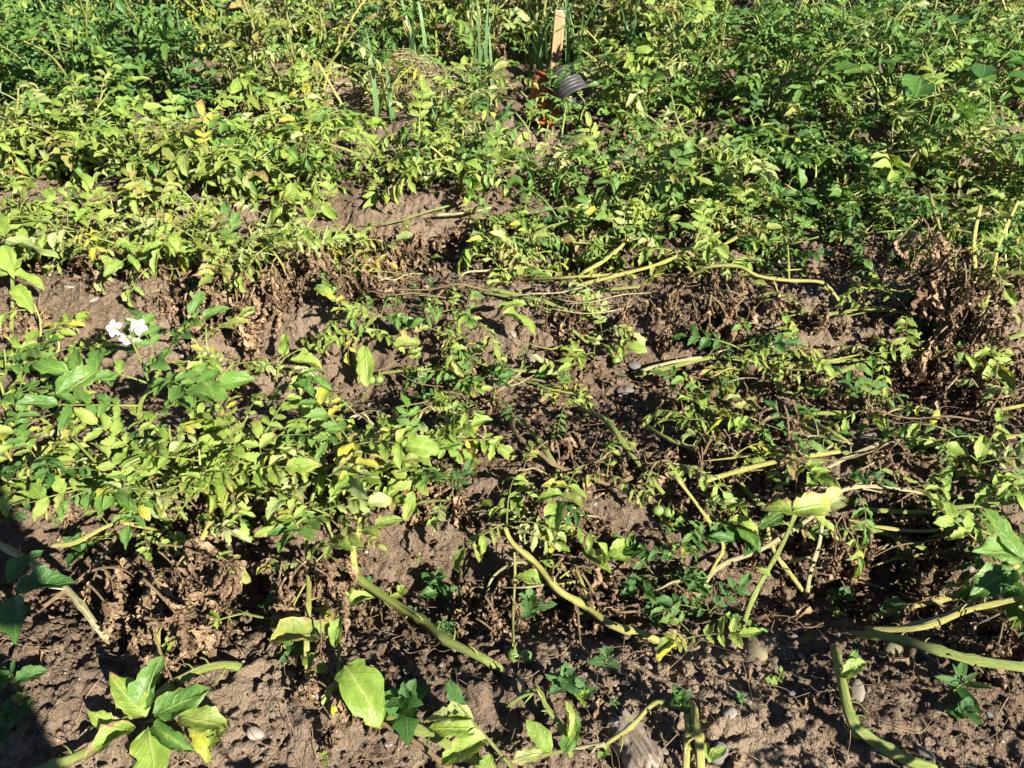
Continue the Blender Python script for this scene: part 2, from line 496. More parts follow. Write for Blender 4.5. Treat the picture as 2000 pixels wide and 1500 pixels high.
KINDS_N = {'fresh': 14, 'wilt': 14, 'dead': 16, 'weed': 6, 'round': 4, 'lance': 3}
LEAFLET = {k: [leaflet_arrays(100 + 31 * i + len(k) * 7, k) for i in range(n)] for k, n in KINDS_N.items()}
LEAFLET_LO = {k: [leaflet_arrays(100 + 31 * i + len(k) * 7, k, 5, 7) for i in range(n)] for k, n in KINDS_N.items()}
_lm = {}
def leaflet_mesh(kind, i, mat):
    k = (kind, i, mat)
    if k not in _lm:
        V, F, U = LEAFLET[kind][i]
        _lm[k] = mesh_np('leaflet', V, F, mat, U, np.zeros(len(V)))
    return _lm[k]

# ------------------------------------------------------------------ tubes (stems, stalks)
def smooth_path(pts, sub=4):
    pts = [Vector(p) for p in pts]
    if len(pts) < 3:
        return [pts[0].lerp(pts[-1], i / (sub * 2)) for i in range(sub * 2 + 1)]
    q = [pts[0] * 2 - pts[1]] + pts + [pts[-1] * 2 - pts[-2]]
    out = []
    for i in range(1, len(q) - 2):
        a, b, c, d = q[i - 1], q[i], q[i + 1], q[i + 2]
        for k in range(sub):
            t = k / sub
            out.append(0.5 * ((2 * b) + (c - a) * t + (2 * a - 5 * b + 4 * c - d) * t * t + (3 * b - a - 3 * c + d) * t ** 3))
    out.append(pts[-1])
    return out

def tube_arrays(pts, r0, r1, seg=7, node=0.0, ridge=0.0, seed=0, cap=True):
    n = len(pts)
    V, U, F = [], [], []
    L = [0.0]
    for i in range(1, n):
        L.append(L[-1] + (pts[i] - pts[i - 1]).length)
    nodes = []
    if node:
        rr = random.Random(seed); s = rr.uniform(.02, .06)
        while s < L[-1]:
            nodes.append(s); s += rr.uniform(.05, .11)
    t = (pts[1] - pts[0]).normalized()
    ref = Vector((0, 0, 1)) if abs(t.z) < .9 else Vector((1, 0, 0))
    nx = t.cross(ref).normalized()
    for i in range(n):
        t = (pts[min(i + 1, n - 1)] - pts[max(i - 1, 0)]).normalized()
        nx = (nx - t * nx.dot(t)).normalized(); ny = t.cross(nx)
        f = L[i] / max(L[-1], 1e-6)
        r = r0 * (1 - f) + r1 * f
        for s in nodes:
            r *= 1 + node * math.exp(-((L[i] - s) / .008) ** 2)
        for k in range(seg):
            a = 2 * math.pi * k / seg
            rk = r * (1 + ridge * math.cos(3 * a + .4) + .5 * ridge * math.cos(5 * a))
            V.append((pts[i] + nx * (rk * math.cos(a)) + ny * (rk * math.sin(a)))[:])
            U.append((abs(2 * k / seg - 1), L[i] * 10))
    for i in range(n - 1):
        for k in range(seg):
            a, b = i * seg + k, i * seg + (k + 1) % seg
            F.append((a, b, b + seg, a + seg))
    T = []
    if cap:
        for base, p, fl in ((0, pts[0], 1), ((n - 1) * seg, pts[-1], 0)):
            c = len(V); V.append(p[:]); U.append((.5, L[0 if fl else -1] * 10))
            for k in range(seg):
                a, b = base + k, base + (k + 1) % seg
                T.append((c, b, a) if fl else (c, a, b))
    fs = [np.array(F)]
    if T: fs.append(np.array(T))
    return np.array(V), fs, np.array(U)

# ------------------------------------------------------------------ compound leaves
def leaf_template(seed, style):
    """stalk path and leaflets (kind, index, matrix) of one compound potato leaf, in metres, growing along +X"""
    r = random.Random(seed)
    L = r.uniform(.13, .18) if style != 'dead' else r.uniform(.09, .14)
    droop = {'fresh': r.uniform(.2, .9), 'wilt': r.uniform(.8, 1.7), 'dead': r.uniform(.4, 1.1)}[style]
    n = 9
    pts, ths = [Vector((0, 0, 0))], [-.15 * droop]
    th = -.25 * droop; sw = r.uniform(-.25, .25)
    for i in range(1, n):
        f = i / (n - 1)
        th = -.25 * droop + droop * f
        pts.append(pts[-1] + Vector((math.cos(th) * math.cos(sw * f), math.sin(sw * f), -math.sin(th))) * (L / (n - 1)))
        ths.append(th)
    kind = {'fresh': 'fresh', 'wilt': 'wilt', 'dead': 'dead'}[style]
    out = []
    def add(s, ang, ln, k):
        i = s * (n - 1); a = int(min(i, n - 2)); p = pts[a].lerp(pts[a + 1], i - a)
        th = ths[a]
        if style == 'dead': ang *= .45
        q = Quaternion((0, 1, 0), th) @ Quaternion((0, 0, 1), ang) @ Quaternion((0, 1, 0), r.uniform(-.25, .30) + (.35 if style == 'wilt' else 0) + (r.uniform(-.3, .5) if style == 'dead' else 0)) @ Quaternion((1, 0, 0), r.uniform(-.5, .5))
        out.append((k, r.randrange(KINDS_N[k]), Matrix.Translation(p) @ q.to_matrix().to_4x4() @ Matrix.Scale(ln, 4)))
    t = r.uniform(.056, .080)
    add(1.0, r.uniform(-.2, .2), t, kind)
    pairs = [(.84, .84), (.62, .78), (.42, .6)] + ([(.28, .5)] if r.random() < .55 else [])
    for s, sc in pairs:
        for sd in (-1, 1):
            if r.random() < .93:
                add(s + r.uniform(-.04, .04), sd * r.uniform(.85, 1.35), t * sc * r.uniform(.8, 1.1), kind)
    if style == 'fresh' and r.random() < .6:
        for s in (.66, .4):
            for sd in (-1, 1):
                add(s, sd * r.uniform(1.1, 1.5), t * r.uniform(.2, .32), kind)
    return pts, out

TEMPL = {st: [leaf_template(500 + 17 * i + len(st), st) for i in range(10)] for st in ('fresh', 'wilt', 'dead')}
_rm, _cm = {}, {}
def stalk_mesh(style, i, mat):
    k = (style, i, mat)
    if k not in _rm:
        V, F, U = tube_arrays(TEMPL[style][i][0], .0021, .0010, 5)
        _rm[k] = mesh_np('leaf', V, F, mat, U, np.zeros(len(V)))
    return _rm[k]

def merged_leaf_mesh(style, i, mat, smat):
    k = (style, i, mat)
    if k not in _cm:
        pts, lf = TEMPL[style][i]
        items = [(*LEAFLET_LO[a][b], m, (j * .137) % 1) for j, (a, b, m) in enumerate(lf)]
        V, F, U, Lr = combine(items)
        nq = [len(f) for f in F]
        tv, tf, tu = tube_arrays(pts, .0023, .0012, 4, cap=False)
        me = mesh_np('leaf', np.concatenate([V, tv]), [np.concatenate([F[0], tf[0] + len(V)])], mat, np.concatenate([U, tu * np.array([0.0, .02]) + np.array([.5, 0])]), np.concatenate([Lr, np.zeros(len(tv))]))
        _cm[k] = me
    return _cm[k]

MIX = {
    'green': (('leaf_green', .52), ('leaf_lime', .26), ('leaf_pale', .10), ('leaf_blight', .10), ('leaf_dark', .02)),
    'lush':  (('leaf_green', .60), ('leaf_lime', .18), ('leaf_pale', .10), ('leaf_dark', .10), ('leaf_blight', .02)),
    'lime':  (('leaf_lime', .54), ('leaf_green', .15), ('leaf_yellow', .03), ('leaf_blight', .15), ('leaf_pale', .13)),
    'ill':   (('leaf_blight', .42), ('leaf_lime', .26), ('leaf_yellow', .07), ('leaf_pale', .19), ('leaf_green', .06)),
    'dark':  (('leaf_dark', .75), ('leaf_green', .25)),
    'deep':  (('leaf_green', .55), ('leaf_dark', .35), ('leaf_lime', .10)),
}
def pick(mix, r):
    x = r.random()
    for m, w in MIX[mix]:
        x -= w
        if x <= 0: return m
    return MIX[mix][0][0]

def frame(d, roll=0.0):
    """matrix whose X axis runs along d and whose Z is as upright as it can be"""
    x = Vector(d).normalized()
    up = Vector((0, 0, 1))
    if abs(x.z) > .97: up = Vector((math.cos(roll * 7), math.sin(roll * 7), 0))
    y = up.cross(x).normalized(); z = x.cross(y)
    m = Matrix((x, y, z)).transposed().to_4x4()
    return m @ Matrix.Rotation(roll, 4, 'X')

def add_leaf(root, base, p, d, size, style, mat, r, near=True, smat='stem_green'):
    i = r.randrange(10)
    m = Matrix.Translation(Vector(p) - base) @ frame(d, r.uniform(-.35, .35)) @ Matrix.Scale(size, 4)
    if not near:
        return link('leaf', merged_leaf_mesh(style, i, mat, smat), root, m)
    o = link('leaf', stalk_mesh(style, i, 'stem_brown' if style == 'dead' else smat), root, m)
    for k, j, lm in TEMPL[style][i][1]:
        mm = mat
        if style != 'dead' and r.random() < .16:
            mm = r.choice(('leaf_blight', 'leaf_lime', 'leaf_lime', 'leaf_yellow')) if mat != 'leaf_dark' else mat
        link('leaflet', leaflet_mesh(k, j, mm), o, lm)
    return o

def add_blade(root, base, p, d, size, mat, r, kind='fresh', idx=None, roll=0.0, name='leaf'):
    i = r.randrange(KINDS_N[kind]) if idx is None else idx
    m = Matrix.Translation(Vector(p) - base) @ frame(d, roll) @ Matrix.Scale(size, 4)
    return link(name, leaflet_mesh(kind, i, mat), root, m)

def add_stem(root, base, pts, r0, r1, mat, seed=0, seg=8, name='stem', node=.38, ridge=.15, sub=5):
    path = smooth_path([Vector(p) - base for p in pts], sub)
    V, F, U = tube_arrays(path, r0, r1, seg, node, ridge, seed)
    if r0 > .0034 and node:
        rr = random.Random(seed + 5)
        items = [(V, F, U, None, 0)]
        for i in range(3, len(path) - 2, 3):
            if rr.random() < .75:
                t = (path[i + 1] - path[i]).normalized()
                d = Vector((rr.uniform(-1, 1), rr.uniform(-1, 1), rr.uniform(-.2, 1)))
                d = (d - t * d.dot(t)).normalized()
                L = rr.uniform(.006, .022)
                q = [path[i] + d * r0 * .5, path[i] + d * (r0 + L * .5) + t * L * .25, path[i] + d * (r0 + L) + t * L * .7 + Vector((0, 0, -L * .3))]
                sv, sf, su = tube_arrays(smooth_path(q, 2), .0019, .0007, 5)
                items.append((sv, sf, su + np.array([0, rr.uniform(0, 9)]), None, 0))
        V, F, U, _ = combine(items)
    return link(name, mesh_np('stem', V, F, mat, U, np.zeros(len(V))), root), [q + base for q in path]

def dead_hanging(root, base, p, r, size=1.0, near=True):
    a = r.uniform(0, 6.28)
    d = Vector((math.cos(a) * .45, math.sin(a) * .45, r.uniform(-1.0, -.25)))
    return add_leaf(root, base, p, d, size, 'dead', 'leaf_dry', r, near)

def dir_of(az, el):
    return Vector((math.cos(az) * math.cos(el), math.sin(az) * math.cos(el), math.sin(el)))

def leaves_on(root, base, path, r, f0, f1, n, size, mix, wilt, near, dead=0, smat='stem_green'):
    """n leaves spread along a stem path between fractions f0 and f1, plus dead ones hanging below"""
    a = r.uniform(0, 6.28)
    for k in range(n):
        f = f0 + (f1 - f0) * (k + r.uniform(.2, .8)) / n
        p = path[min(int(f * (len(path) - 1)), len(path) - 1)]
        a += 2.4 + r.uniform(-.5, .5)
        st = 'wilt' if r.random() < wilt else 'fresh'
        el = r.uniform(.15, .75) if st == 'fresh' else r.uniform(-.2, .5)
        if f > .9: el += .3
        add_leaf(root, base, p, dir_of(a, el), size * r.uniform(.6, 1.25) * (.65 + .35 * (1 - f * f * .5)), st, pick(mix, r), r, near, smat)
    for k in range(dead):
        f = r.uniform(.1, max(.25, f0 + .3 * (f1 - f0)))
        p = path[int(f * (len(path) - 1))]
        dead_hanging(root, base, p, r, size * r.uniform(.7, 1.15), near)

def grow_plant(label, group, base, height, spread, nst, per, size, mix, wilt, near, dead, r, lean=(0, 0), f0=.3, rad=.0055, smat='stem_green', name='potato_plant', cat='potato plant'):
    base = Vector(base)
    root = thing(name, label, cat, base, group)
    a0 = r.uniform(0, 6.28)
    for s in range(nst):
        a = a0 + 6.283 * s / nst + r.uniform(-.5, .5)
        out = spread * r.uniform(.5, 1.15)
        h = height * r.uniform(.72, 1.1)
        o = Vector((math.cos(a) * out + lean[0] * h, math.sin(a) * out + lean[1] * h, 0))
        b = base + Vector((math.cos(a) * .025, math.sin(a) * .025, -.015))
        m1 = base + o * .30 + Vector((r.uniform(-.02, .02), r.uniform(-.02, .02), h * .42))
        m2 = base + o * .68 + Vector((r.uniform(-.03, .03), r.uniform(-.03, .03), h * .80))
        t = base + o + Vector((0, 0, h))
        for q in (m1, m2, t):
            q.z = max(q.z, gh(q.x, q.y) + .015)
        _, path = add_stem(root, base, [b, m1, m2, t], rad * r.uniform(.75, 1.1), rad * .4, smat if r.random() < .75 else 'stem_yellow', r.randrange(9999), 6 if not near else 7, sub=4)
        leaves_on(root, base, path, r, f0, 1.0, per, size, mix, wilt, near, dead, smat)
    return root
# ------------------------------------------------------------------ back rows of dense potato plants
def back_rows():
    r = random.Random(21)
    ORD = ('first second third fourth fifth sixth seventh eighth ninth tenth eleventh twelfth thirteenth fourteenth fifteenth sixteenth seventeenth eighteenth '
           'nineteenth twentieth twenty-first twenty-second twenty-third twenty-fourth twenty-fifth twenty-sixth twenty-seventh twenty-eighth twenty-ninth thirtieth').split()
    rows = [(2.04, .17, 'low ragged row behind the ridge'), (2.30, .31, 'first leafy row behind the ridge'), (2.86, .44, 'second leafy row back'), (3.44, .53, 'row level with the wooden stake'),
            (4.02, .56, 'row just behind the wooden stake'), (4.60, .56, 'hindmost potato row')]
    for y, hgt, where in [(2.57, .22, 'furrow before the second leafy row'), (3.14, .24, 'furrow before the stake row'), (3.72, .28, 'furrow behind the stake')]:
        half = .66 * math.hypot(y, 1.0) + .05
        x, k = -half, 0
        while x < half:
            px, py = pix(Vector((x, y, .15)))
            if 960 < px < 1210 and y < 3.5 or 690 < px < 900 and y < 3.2:
                x += .15; continue
            mix = r.choice(('deep', 'deep', 'green', 'lush'))
            look = {'green': 'mid-green', 'deep': 'deep green', 'lush': 'bright green'}[mix]
            grow_plant(f'low {look} potato plant, {ORD[k]} from left in the {where}', f'low potato plants in the {where}', (x, y + r.uniform(-.08, .08), gh(x, y)), hgt * r.uniform(.8, 1.15), .17, 4, 6,
                       r.uniform(.7, .95), mix, .4, False, 0, r, f0=.05)
            k += 1
            x += r.uniform(.24, .31)
    for ri, (y, hgt, where) in enumerate(rows, -1):
        half = .66 * math.hypot(y, 1.0) + .16
        x = -half
        k = 0
        while x < half:
            px, py = pix(Vector((x, y, .25)))
            h, mix, wilt, per, dead, nst, sp = hgt, 'green', .4, 10, 0, 6, .20
            v = math.sin(x * 3.1 + ri * 2.0) + math.sin(x * 1.3 - ri)
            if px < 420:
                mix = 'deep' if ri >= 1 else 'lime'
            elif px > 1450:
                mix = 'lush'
            elif v > .8:
                mix = 'lime'
            elif v < -1.0:
                mix = 'ill'
            if ri == -1:
                dead, wilt, per, nst, sp = 2, .6, 5, 4, .15
                mix = 'ill' if v > .3 else 'lime' if px < 1150 else 'green'
                if 780 < px < 960: x += .2; continue
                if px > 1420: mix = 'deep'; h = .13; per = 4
            if ri == 0:
                dead = 1; wilt = .5
                mix = 'lime' if px < 1000 else 'green'
                if px < 700: h = .27
                elif px < 1250: h = .21; per = 7
                elif px < 1480: h = .26
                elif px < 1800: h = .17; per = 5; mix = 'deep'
                else: h = .30; mix = 'green'
            elif ri == 1 or r.random() < .4: dead = 1
            if ri == 1 and 690 < px < 900: h = .17; per = 4; mix = 'ill'
            if ri == 1 and 930 < px < 1180: h = .12; per = 4; sp = .12
            if ri == 1 and 1150 < px < 1330: h = .24
            if ri == 1 and px < 350: h = .42
            yy = y
            if ri == 2 and 960 < px < 1210: h = .42; yy = y + .22
            if ri == 2 and 650 < px < 900: h = .45
            if ri == 1 and 1000 < px < 1150 or ri >= 3 and 1490 < px < 1650:       # the gap with bucket and tub, the gap with tall grass
                x += .2; continue
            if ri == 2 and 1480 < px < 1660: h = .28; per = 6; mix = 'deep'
            look = {'green': 'mid-green', 'deep': 'deep green', 'lime': 'yellowish green', 'lush': 'bushy bright green', 'ill': 'blotched wilting'}[mix]
            lab = f'{look} potato plant, {ORD[k]} from left in the {where}'
            k += 1
            grow_plant(lab, f'potato plants in the {where}', (x, yy + r.uniform(-.12, .12), gh(x, y)), h * r.uniform(.85, 1.12), sp, nst, per,
                       r.uniform(.66, .92), mix, wilt, False, dead, r, lean=(r.uniform(-.25, .25), r.uniform(-.25, .1) + (.4 if yy > y else 0)), f0=.08)
            x += r.uniform(.21, .27)
back_rows()

# ------------------------------------------------------------------ plants of the front rows, traced
NEARG = 'dying potato plants in the front rows'
def plant(label, base, stems=(), shoots=(), blades=(), dead=(), berries=(), seed=1, tangle=0, name='potato_plant', cat='potato plant'):
    r = random.Random(seed)
    b = P(*base)
    root = thing(name, label, cat, b, NEARG)
    for st in stems:
        mat, r0, r1, pts = st[:4]
        o = st[4] if len(st) > 4 else {}
        _, path = add_stem(root, b, [P(*p) - Vector((0, 0, .03 if len(p) > 2 and p[2] <= .006 else 0)) for p in pts], r0 * .88 / 1000, r1 * .88 / 1000, 'stem_' + mat, r.randrange(9999), 12)
        if o.get('n') or o.get('dead'):
            leaves_on(root, b, path, r, o.get('f0', .3), o.get('f1', 1.0), o.get('n', 0), o.get('size', .7), o.get('mix', 'lime'), o.get('wilt', .4), True, o.get('dead', 0), 'stem_' + mat if mat != 'brown' else 'stem_pale')
    for k in range(tangle):
        st = r.choice(stems)
        q0 = r.choice(st[3])
        px, py = q0[0] + r.uniform(-50, 50), q0[1] + r.uniform(-35, 35)
        a = r.uniform(-.5, .5) + (math.pi if r.random() < .5 else 0)
        L = r.uniform(60, 210); h0 = r.uniform(.0, .05)
        pts = [P(px + math.cos(a) * L * f + r.uniform(-10, 10), py + math.sin(a) * L * .55 * f + r.uniform(-9, 9), h0 + r.uniform(.012, .06) * (f > 0)) for f in (0, .33, .66, 1)]
        mt = r.choice(('green', 'yellow', 'pale', 'brown'))
        _, path = add_stem(root, b, pts, r.uniform(.0014, .0034), r.uniform(.0008, .0018), 'stem_' + mt, r.randrange(9999), 6, sub=4)
        leaves_on(root, b, path, r, .3, 1.0, r.choice((0, 1, 1, 2)), r.uniform(.45, .8), r.choice(('lime', 'ill', 'green', 'deep')), .7, True, r.choice((1, 2, 2)), 'stem_' + mt if mt != 'brown' else 'stem_pale')
    for sh in shoots:
        px, py, h, n, size, mix, wilt = sh[:7]
        size *= 1.3
        src = sh[7] if len(sh) > 7 else (px, py + 12, max(h - .06, 0))
        p, q = P(px, py, h), P(*src)
        _, path = add_stem(root, b, [q, q.lerp(p, .5) + Vector((0, 0, .012)), p], .0034, .0018, 'stem_green', r.randrange(999), 6)
        a = r.uniform(0, 6.28)
        for k in range(n):
            a += 2.4 + r.uniform(-.4, .4)
            st = 'wilt' if r.random() < wilt else 'fresh'
            add_leaf(root, b, path[-1 - (k % 4) * 2], dir_of(a, r.uniform(-.05, .7)), size * r.uniform(.8, 1.1), st, pick(mix, r), r, True)
    for bl in blades:
        px, py, h, az, el, ln, mat, kind = bl[:8]
        add_blade(root, b, P(px, py, h), dir_of(R(az), R(el)), ln, 'leaf_' + mat, r, kind, bl[8] if len(bl) > 8 else None, r.uniform(-.3, .3))
    for d in dead:
        px, py, h, n, size = d
        for k in range(int(n * 1.7 + .5)):
            p = P(px + r.uniform(-40, 40), py + r.uniform(-18, 18), .02 + h * r.uniform(.7, 1.35))
            dead_hanging(root, b, p, r, size * r.uniform(.8, 1.35))
    for px, py, h, rad in berries:
        p = P(px, py, h)
        bo = link('berry', berry_mesh(), root, Matrix.Translation(p - b) @ Matrix.Rotation(r.uniform(-.4, .4), 4, 'X') @ Matrix.Scale(rad, 4))
        link('calyx', calyx_mesh(), bo)
    return root

_bm = {}
def berry_mesh():
    if 'b' not in _bm:
        V, F = [], []
        nu, nv = 16, 10
        for j in range(nv + 1):
            th = math.pi * j / nv
            for i in range(nu):
                a = 2 * math.pi * i / nu
                s = math.sin(th) * (1 + .02 * math.cos(2 * a))
                z = math.cos(th) * .96 - (.10 * math.exp(-(th / .35) ** 2))
                V.append((s * math.cos(a), s * math.sin(a), z))
        for j in range(nv):
            for i in range(nu):
                F.append((j * nu + i, j * nu + (i + 1) % nu, (j + 1) * nu + (i + 1) % nu, (j + 1) * nu + i)[::-1])
        _bm['b'] = mesh_np('berry', np.array(V), np.array(F), 'berry')
    return _bm['b']
def calyx_mesh():
    if 'c' not in _bm:
        items = []
        for k in range(5):
            V, F, U = LEAFLET_LO['lance'][k % 3]
            m = Matrix.Rotation(k * 1.257, 4, 'Z') @ Matrix.Translation((0, 0, .92)) @ Matrix.Rotation(.35, 4, 'Y') @ Matrix.Scale(.75, 4)
            items.append((V, F, U, m, 0))
        path = smooth_path([(0, 0, .85), (.05, .02, 1.5), (.3, .05, 2.3)], 3)
        V, F, U = tube_arrays(path, .13, .11, 5, cap=False)
        items.append((V, F, U * 0 + .5, None, 0))
        V, F, U, L = combine(items)
        _bm['c'] = mesh_np('calyx', V, F, 'leaf_lime', U, L)
    return _bm['c']

# --- bottom of the picture
plant('potato plant with long thick ridged stem sprawling diagonally over bottom-centre soil', (990, 1305), seed=3,
      stems=[('green', 7.5, 8.5, [(1000, 1312, .0), (950, 1290, .02), (870, 1250, .03), (830, 1215, .035), (775, 1180, .04), (700, 1130, .05), (648, 1095, .07)]),
             ('yellow', 6.5, 5.0, [(695, 1127, .05), (690, 1080, .08), (703, 1020, .12), (700, 945, .17)], dict(n=3, f0=.5, size=.5, mix='lime', dead=2)),
             ('green', 3.6, 2.4, [(690, 1130, .045), (680, 1180, .04), (665, 1240, .035), (660, 1330, .05)]),
             ('brown', 1.4, .9, [(770, 1183, .03), (805, 1230, .02), (840, 1285, .006)]),
             ('brown', 1.3, .8, [(738, 1155, .03), (745, 1195, .02), (742, 1230, .006)])],
      blades=[(672, 1302, .085, -50, -8, .105, 'lime', 'fresh', 3), (655, 1265, .07, 80, 30, .05, 'lime', 'fresh'), (648, 1240, .075, 185, 5, .095, 'blight', 'fresh', 5),
              (662, 1190, .08, 20, 10, .06, 'lime', 'fresh'), (655, 1200, .07, 165, 15, .045, 'lime', 'wilt'), (668, 1325, .03, -80, -35, .075, 'yellow', 'wilt'),
              (660, 1330, .03, -110, -50, .06, 'pale', 'wilt'), (650, 1225, .06, 120, 20, .05, 'blight', 'wilt'), (640, 1310, .05, 150, 10, .06, 'lime', 'wilt')],
      dead=[(680, 1370, .05, 3, .6), (735, 1180, .05, 2, .5), (640, 1320, .06, 2, .5)])
plant('potato plant with thick yellow-green stem bending down to bare soil, berry pair dangling beneath', (1325, 1255), seed=4, tangle=3,
      stems=[('yellow', 8.0, 5.0, [(1335, 1258, .0), (1260, 1240, .025), (1195, 1220, .045), (1140, 1180, .07), (1090, 1150, .10), (1045, 1098, .13), (1002, 1062, .15), (985, 1030, .16)]),
             ('yellow', 3.2, 2.8, [(1165, 1192, .06), (1142, 1150, .10), (1124, 1108, .12)], dict(dead=3, size=.7)),
             ('pale', 3.4, 2.6, [(1045, 1098, .12), (1000, 1100, .11), (960, 1130, .07), (948, 1180, .02)], dict(dead=3, size=.6)),
             ('yellow', 2.4, 2.0, [(1005, 1078, .14), (1006, 1130, .10), (1002, 1200, .06), (1003, 1262, .035)]),
             ('brown', 2.0, 1.4, [(1128, 1180, .06), (1131, 1225, .03), (1142, 1290, .004)]),
             ('brown', 2.4, 2.0, [(1180, 1200, .05), (1240, 1193, .04), (1262, 1202, .03), (1290, 1232, .006)])],
      shoots=[(990, 1025, .17, 4, .55, 'ill', .8), (1050, 1030, .12, 2, .5, 'lime', .6), (1352, 1245, .05, 3, .42, 'green', .2)],
      blades=[(1060, 1135, .10, 175, 15, .05, 'lime', 'fresh'), (1070, 1040, .13, 20, -10, .06, 'pale', 'wilt'), (1340, 1262, .03, -160, 0, .06, 'yellow', 'wilt')],
      dead=[(1110, 1100, .11, 5, .8), (960, 1150, .07, 4, .7), (935, 1190, .05, 2, .6)],
      berries=[(1005, 1279, .014, .0115), (1027, 1284, .014, .0115)])
plant('potato shoot with broad bright leaves on thick stem at the bottom edge near left shadow', (480, 1300), seed=5,
      stems=[('green', 6.5, 7.0, [(488, 1296, .0), (450, 1300, .02), (400, 1306, .03), (350, 1330, .035), (270, 1385, .04), (180, 1462, .04), (90, 1500, .03), (20, 1520, .02)])],
      blades=[(285, 1400, .07, 140, 25, .085, 'lime', 'fresh', 2), (275, 1390, .07, 70, 35, .08, 'green', 'fresh', 7), (300, 1395, .065, 20, 15, .085, 'green', 'fresh', 9),
              (290, 1420, .06, -70, -10, .095, 'lime', 'fresh', 0), (300, 1415, .06, -30, 0, .075, 'green', 'wilt'), (350, 1400, .055, -10, 5, .075, 'blight', 'wilt'),
              (265, 1420, .06, -140, 5, .07, 'lime', 'fresh'), (235, 1425, .05, 160, 20, .055, 'lime', 'fresh'), (375, 1420, .04, -50, -15, .06, 'yellow', 'wilt')])
plant('potato plant with pale smooth stem arching in from the left edge to the soil', (215, 1246), seed=6,
      stems=[('pale', 6.0, 6.5, [(218, 1247, .0), (190, 1225, .03), (150, 1172, .065), (95, 1120, .095), (0, 1062, .14), (-60, 1030, .16)], dict(n=2, f0=.85, size=.7, mix='deep')),
             ('brown', 4.0, 3.0, [(85, 1185, .01), (130, 1150, .03), (190, 1100, .08), (235, 1035, .12)], dict(dead=2, size=.7)),
             ('yellow', 4.4, 3.2, [(100, 1065, .12), (150, 1058, .13), (230, 1022, .15), (320, 1040, .12)], dict(n=3, size=.6, mix='lime'))],
      blades=[(30, 1150, .10, 10, 0, .09, 'dark', 'fresh'), (20, 1170, .09, -60, 0, .09, 'dark', 'fresh'), (15, 1140, .10, 60, 10, .07, 'dark', 'fresh')],
      dead=[(200, 1110, .10, 3, .9), (215, 1140, .09, 2, .9)])
plant('upright potato plant draped with brown withered leaves above furrow, bottom left', (305, 1340), seed=7, tangle=3,
      stems=[('yellow', 5.0, 4.0, [(302, 1345, .0), (308, 1260, .05), (307, 1180, .09), (312, 1120, .13)], dict(dead=4, size=.75)),
             ('yellow', 5.2, 4.4, [(270, 1215, .02), (330, 1130, .09), (375, 1085, .13), (412, 1018, .18)], dict(n=4, f0=.75, size=.7, mix='lime', dead=3)),
             ('brown', 2.6, 1.6, [(330, 1165, .08), (350, 1190, .04), (362, 1212, .004)])],
      dead=[(300, 1130, .15, 3, .8), (265, 1240, .10, 2, .8), (345, 1070, .17, 3, .8), (320, 1200, .10, 1, .8), (410, 1080, .15, 2, .8)])
plant('single upright potato stem with brown leaf rags beside sunlit soil', (603, 1345), seed=8,
      stems=[('yellow', 5.6, 4.2, [(605, 1350, .0), (600, 1280, .05), (602, 1200, .09), (603, 1130, .13), (596, 1040, .18)], dict(n=5, f0=.75, size=.75, mix='lime', dead=2)),
             ('brown', 3.0, 2.0, [(650, 1175, .01), (628, 1130, .06), (612, 1090, .11)])],
      dead=[(590, 1120, .13, 4, .8), (560, 1100, .13, 3, .8), (600, 1200, .08, 2, .7)])
plant('potato stem with compound leaf at bottom edge left of the wood chunk', (960, 1505), seed=9,
      stems=[('green', 6.5, 7.5, [(755, 1400, .02), (800, 1418, .03), (850, 1440, .035), (900, 1470, .03), (965, 1505, .03)]),
             ('brown', 3.0, 3.6, [(715, 1395, .01), (770, 1425, .025), (830, 1462, .03), (880, 1505, .03)]),
             ('green', 2.6, 1.8, [(1000, 1500, .03), (960, 1452, .06), (925, 1412, .08), (895, 1375, .085)]),
             ('green', 3.4, 2.4, [(985, 1490, .03), (1060, 1475, .035), (1120, 1462, .04)]),
             ('green', 4.4, 3.4, [(1115, 1478, .02), (1095, 1420, .04), (1065, 1378, .06), (1055, 1352, .06), (1035, 1350, .05), (990, 1380, .02)])],
      blades=[(925, 1405, .08, 175, 0, .075, 'pale', 'fresh', 4), (930, 1425, .075, 180, 5, .07, 'lime', 'fresh', 6), (950, 1445, .07, 205, 0, .072, 'lime', 'fresh', 8),
              (905, 1390, .08, 120, 15, .05, 'dark', 'fresh'), (1075, 1470, .05, 130, 20, .055, 'lime', 'fresh'), (1060, 1470, .045, 200, 10, .05, 'pale', 'fresh'), (1100, 1470, .05, 60, 15, .045, 'green', 'fresh'),
              (1112, 1440, .05, 95, 60, .055, 'lime', 'wilt'), (1118, 1455, .04, 80, 30, .045, 'green', 'fresh'), (960, 1475, .05, -120, 0, .05, 'lime', 'fresh')])
plant('yellow potato stalk lying over bare soil above the weathered wood chunk', (1290, 1370), seed=10,
      stems=[('yellow', 4.2, 3.6, [(1298, 1370, .01), (1270, 1380, .03), (1232, 1420, .04), (1182, 1454, .035)]),
             ('pale', 4.0, 2.0, [(1182, 1454, .035), (1150, 1458, .035), (1120, 1462, .03)])])
plant('pair of parallel yellowish potato stems running down the bottom-centre soil', (1350, 1355), seed=11,
      stems=[('yellow', 5.0, 5.4, [(1343, 1360, .005), (1345, 1410, .025), (1341, 1470, .03), (1340, 1520, .02)]),
             ('yellow', 5.8, 6.2, [(1354, 1350, .005), (1358, 1400, .03), (1366, 1450, .035), (1370, 1520, .02)])],
      blades=[(1385, 1480, .02, 20, 20, .03, 'lime', 'fresh'), (1388, 1490, .02, 100, 20, .03, 'lime', 'fresh')])
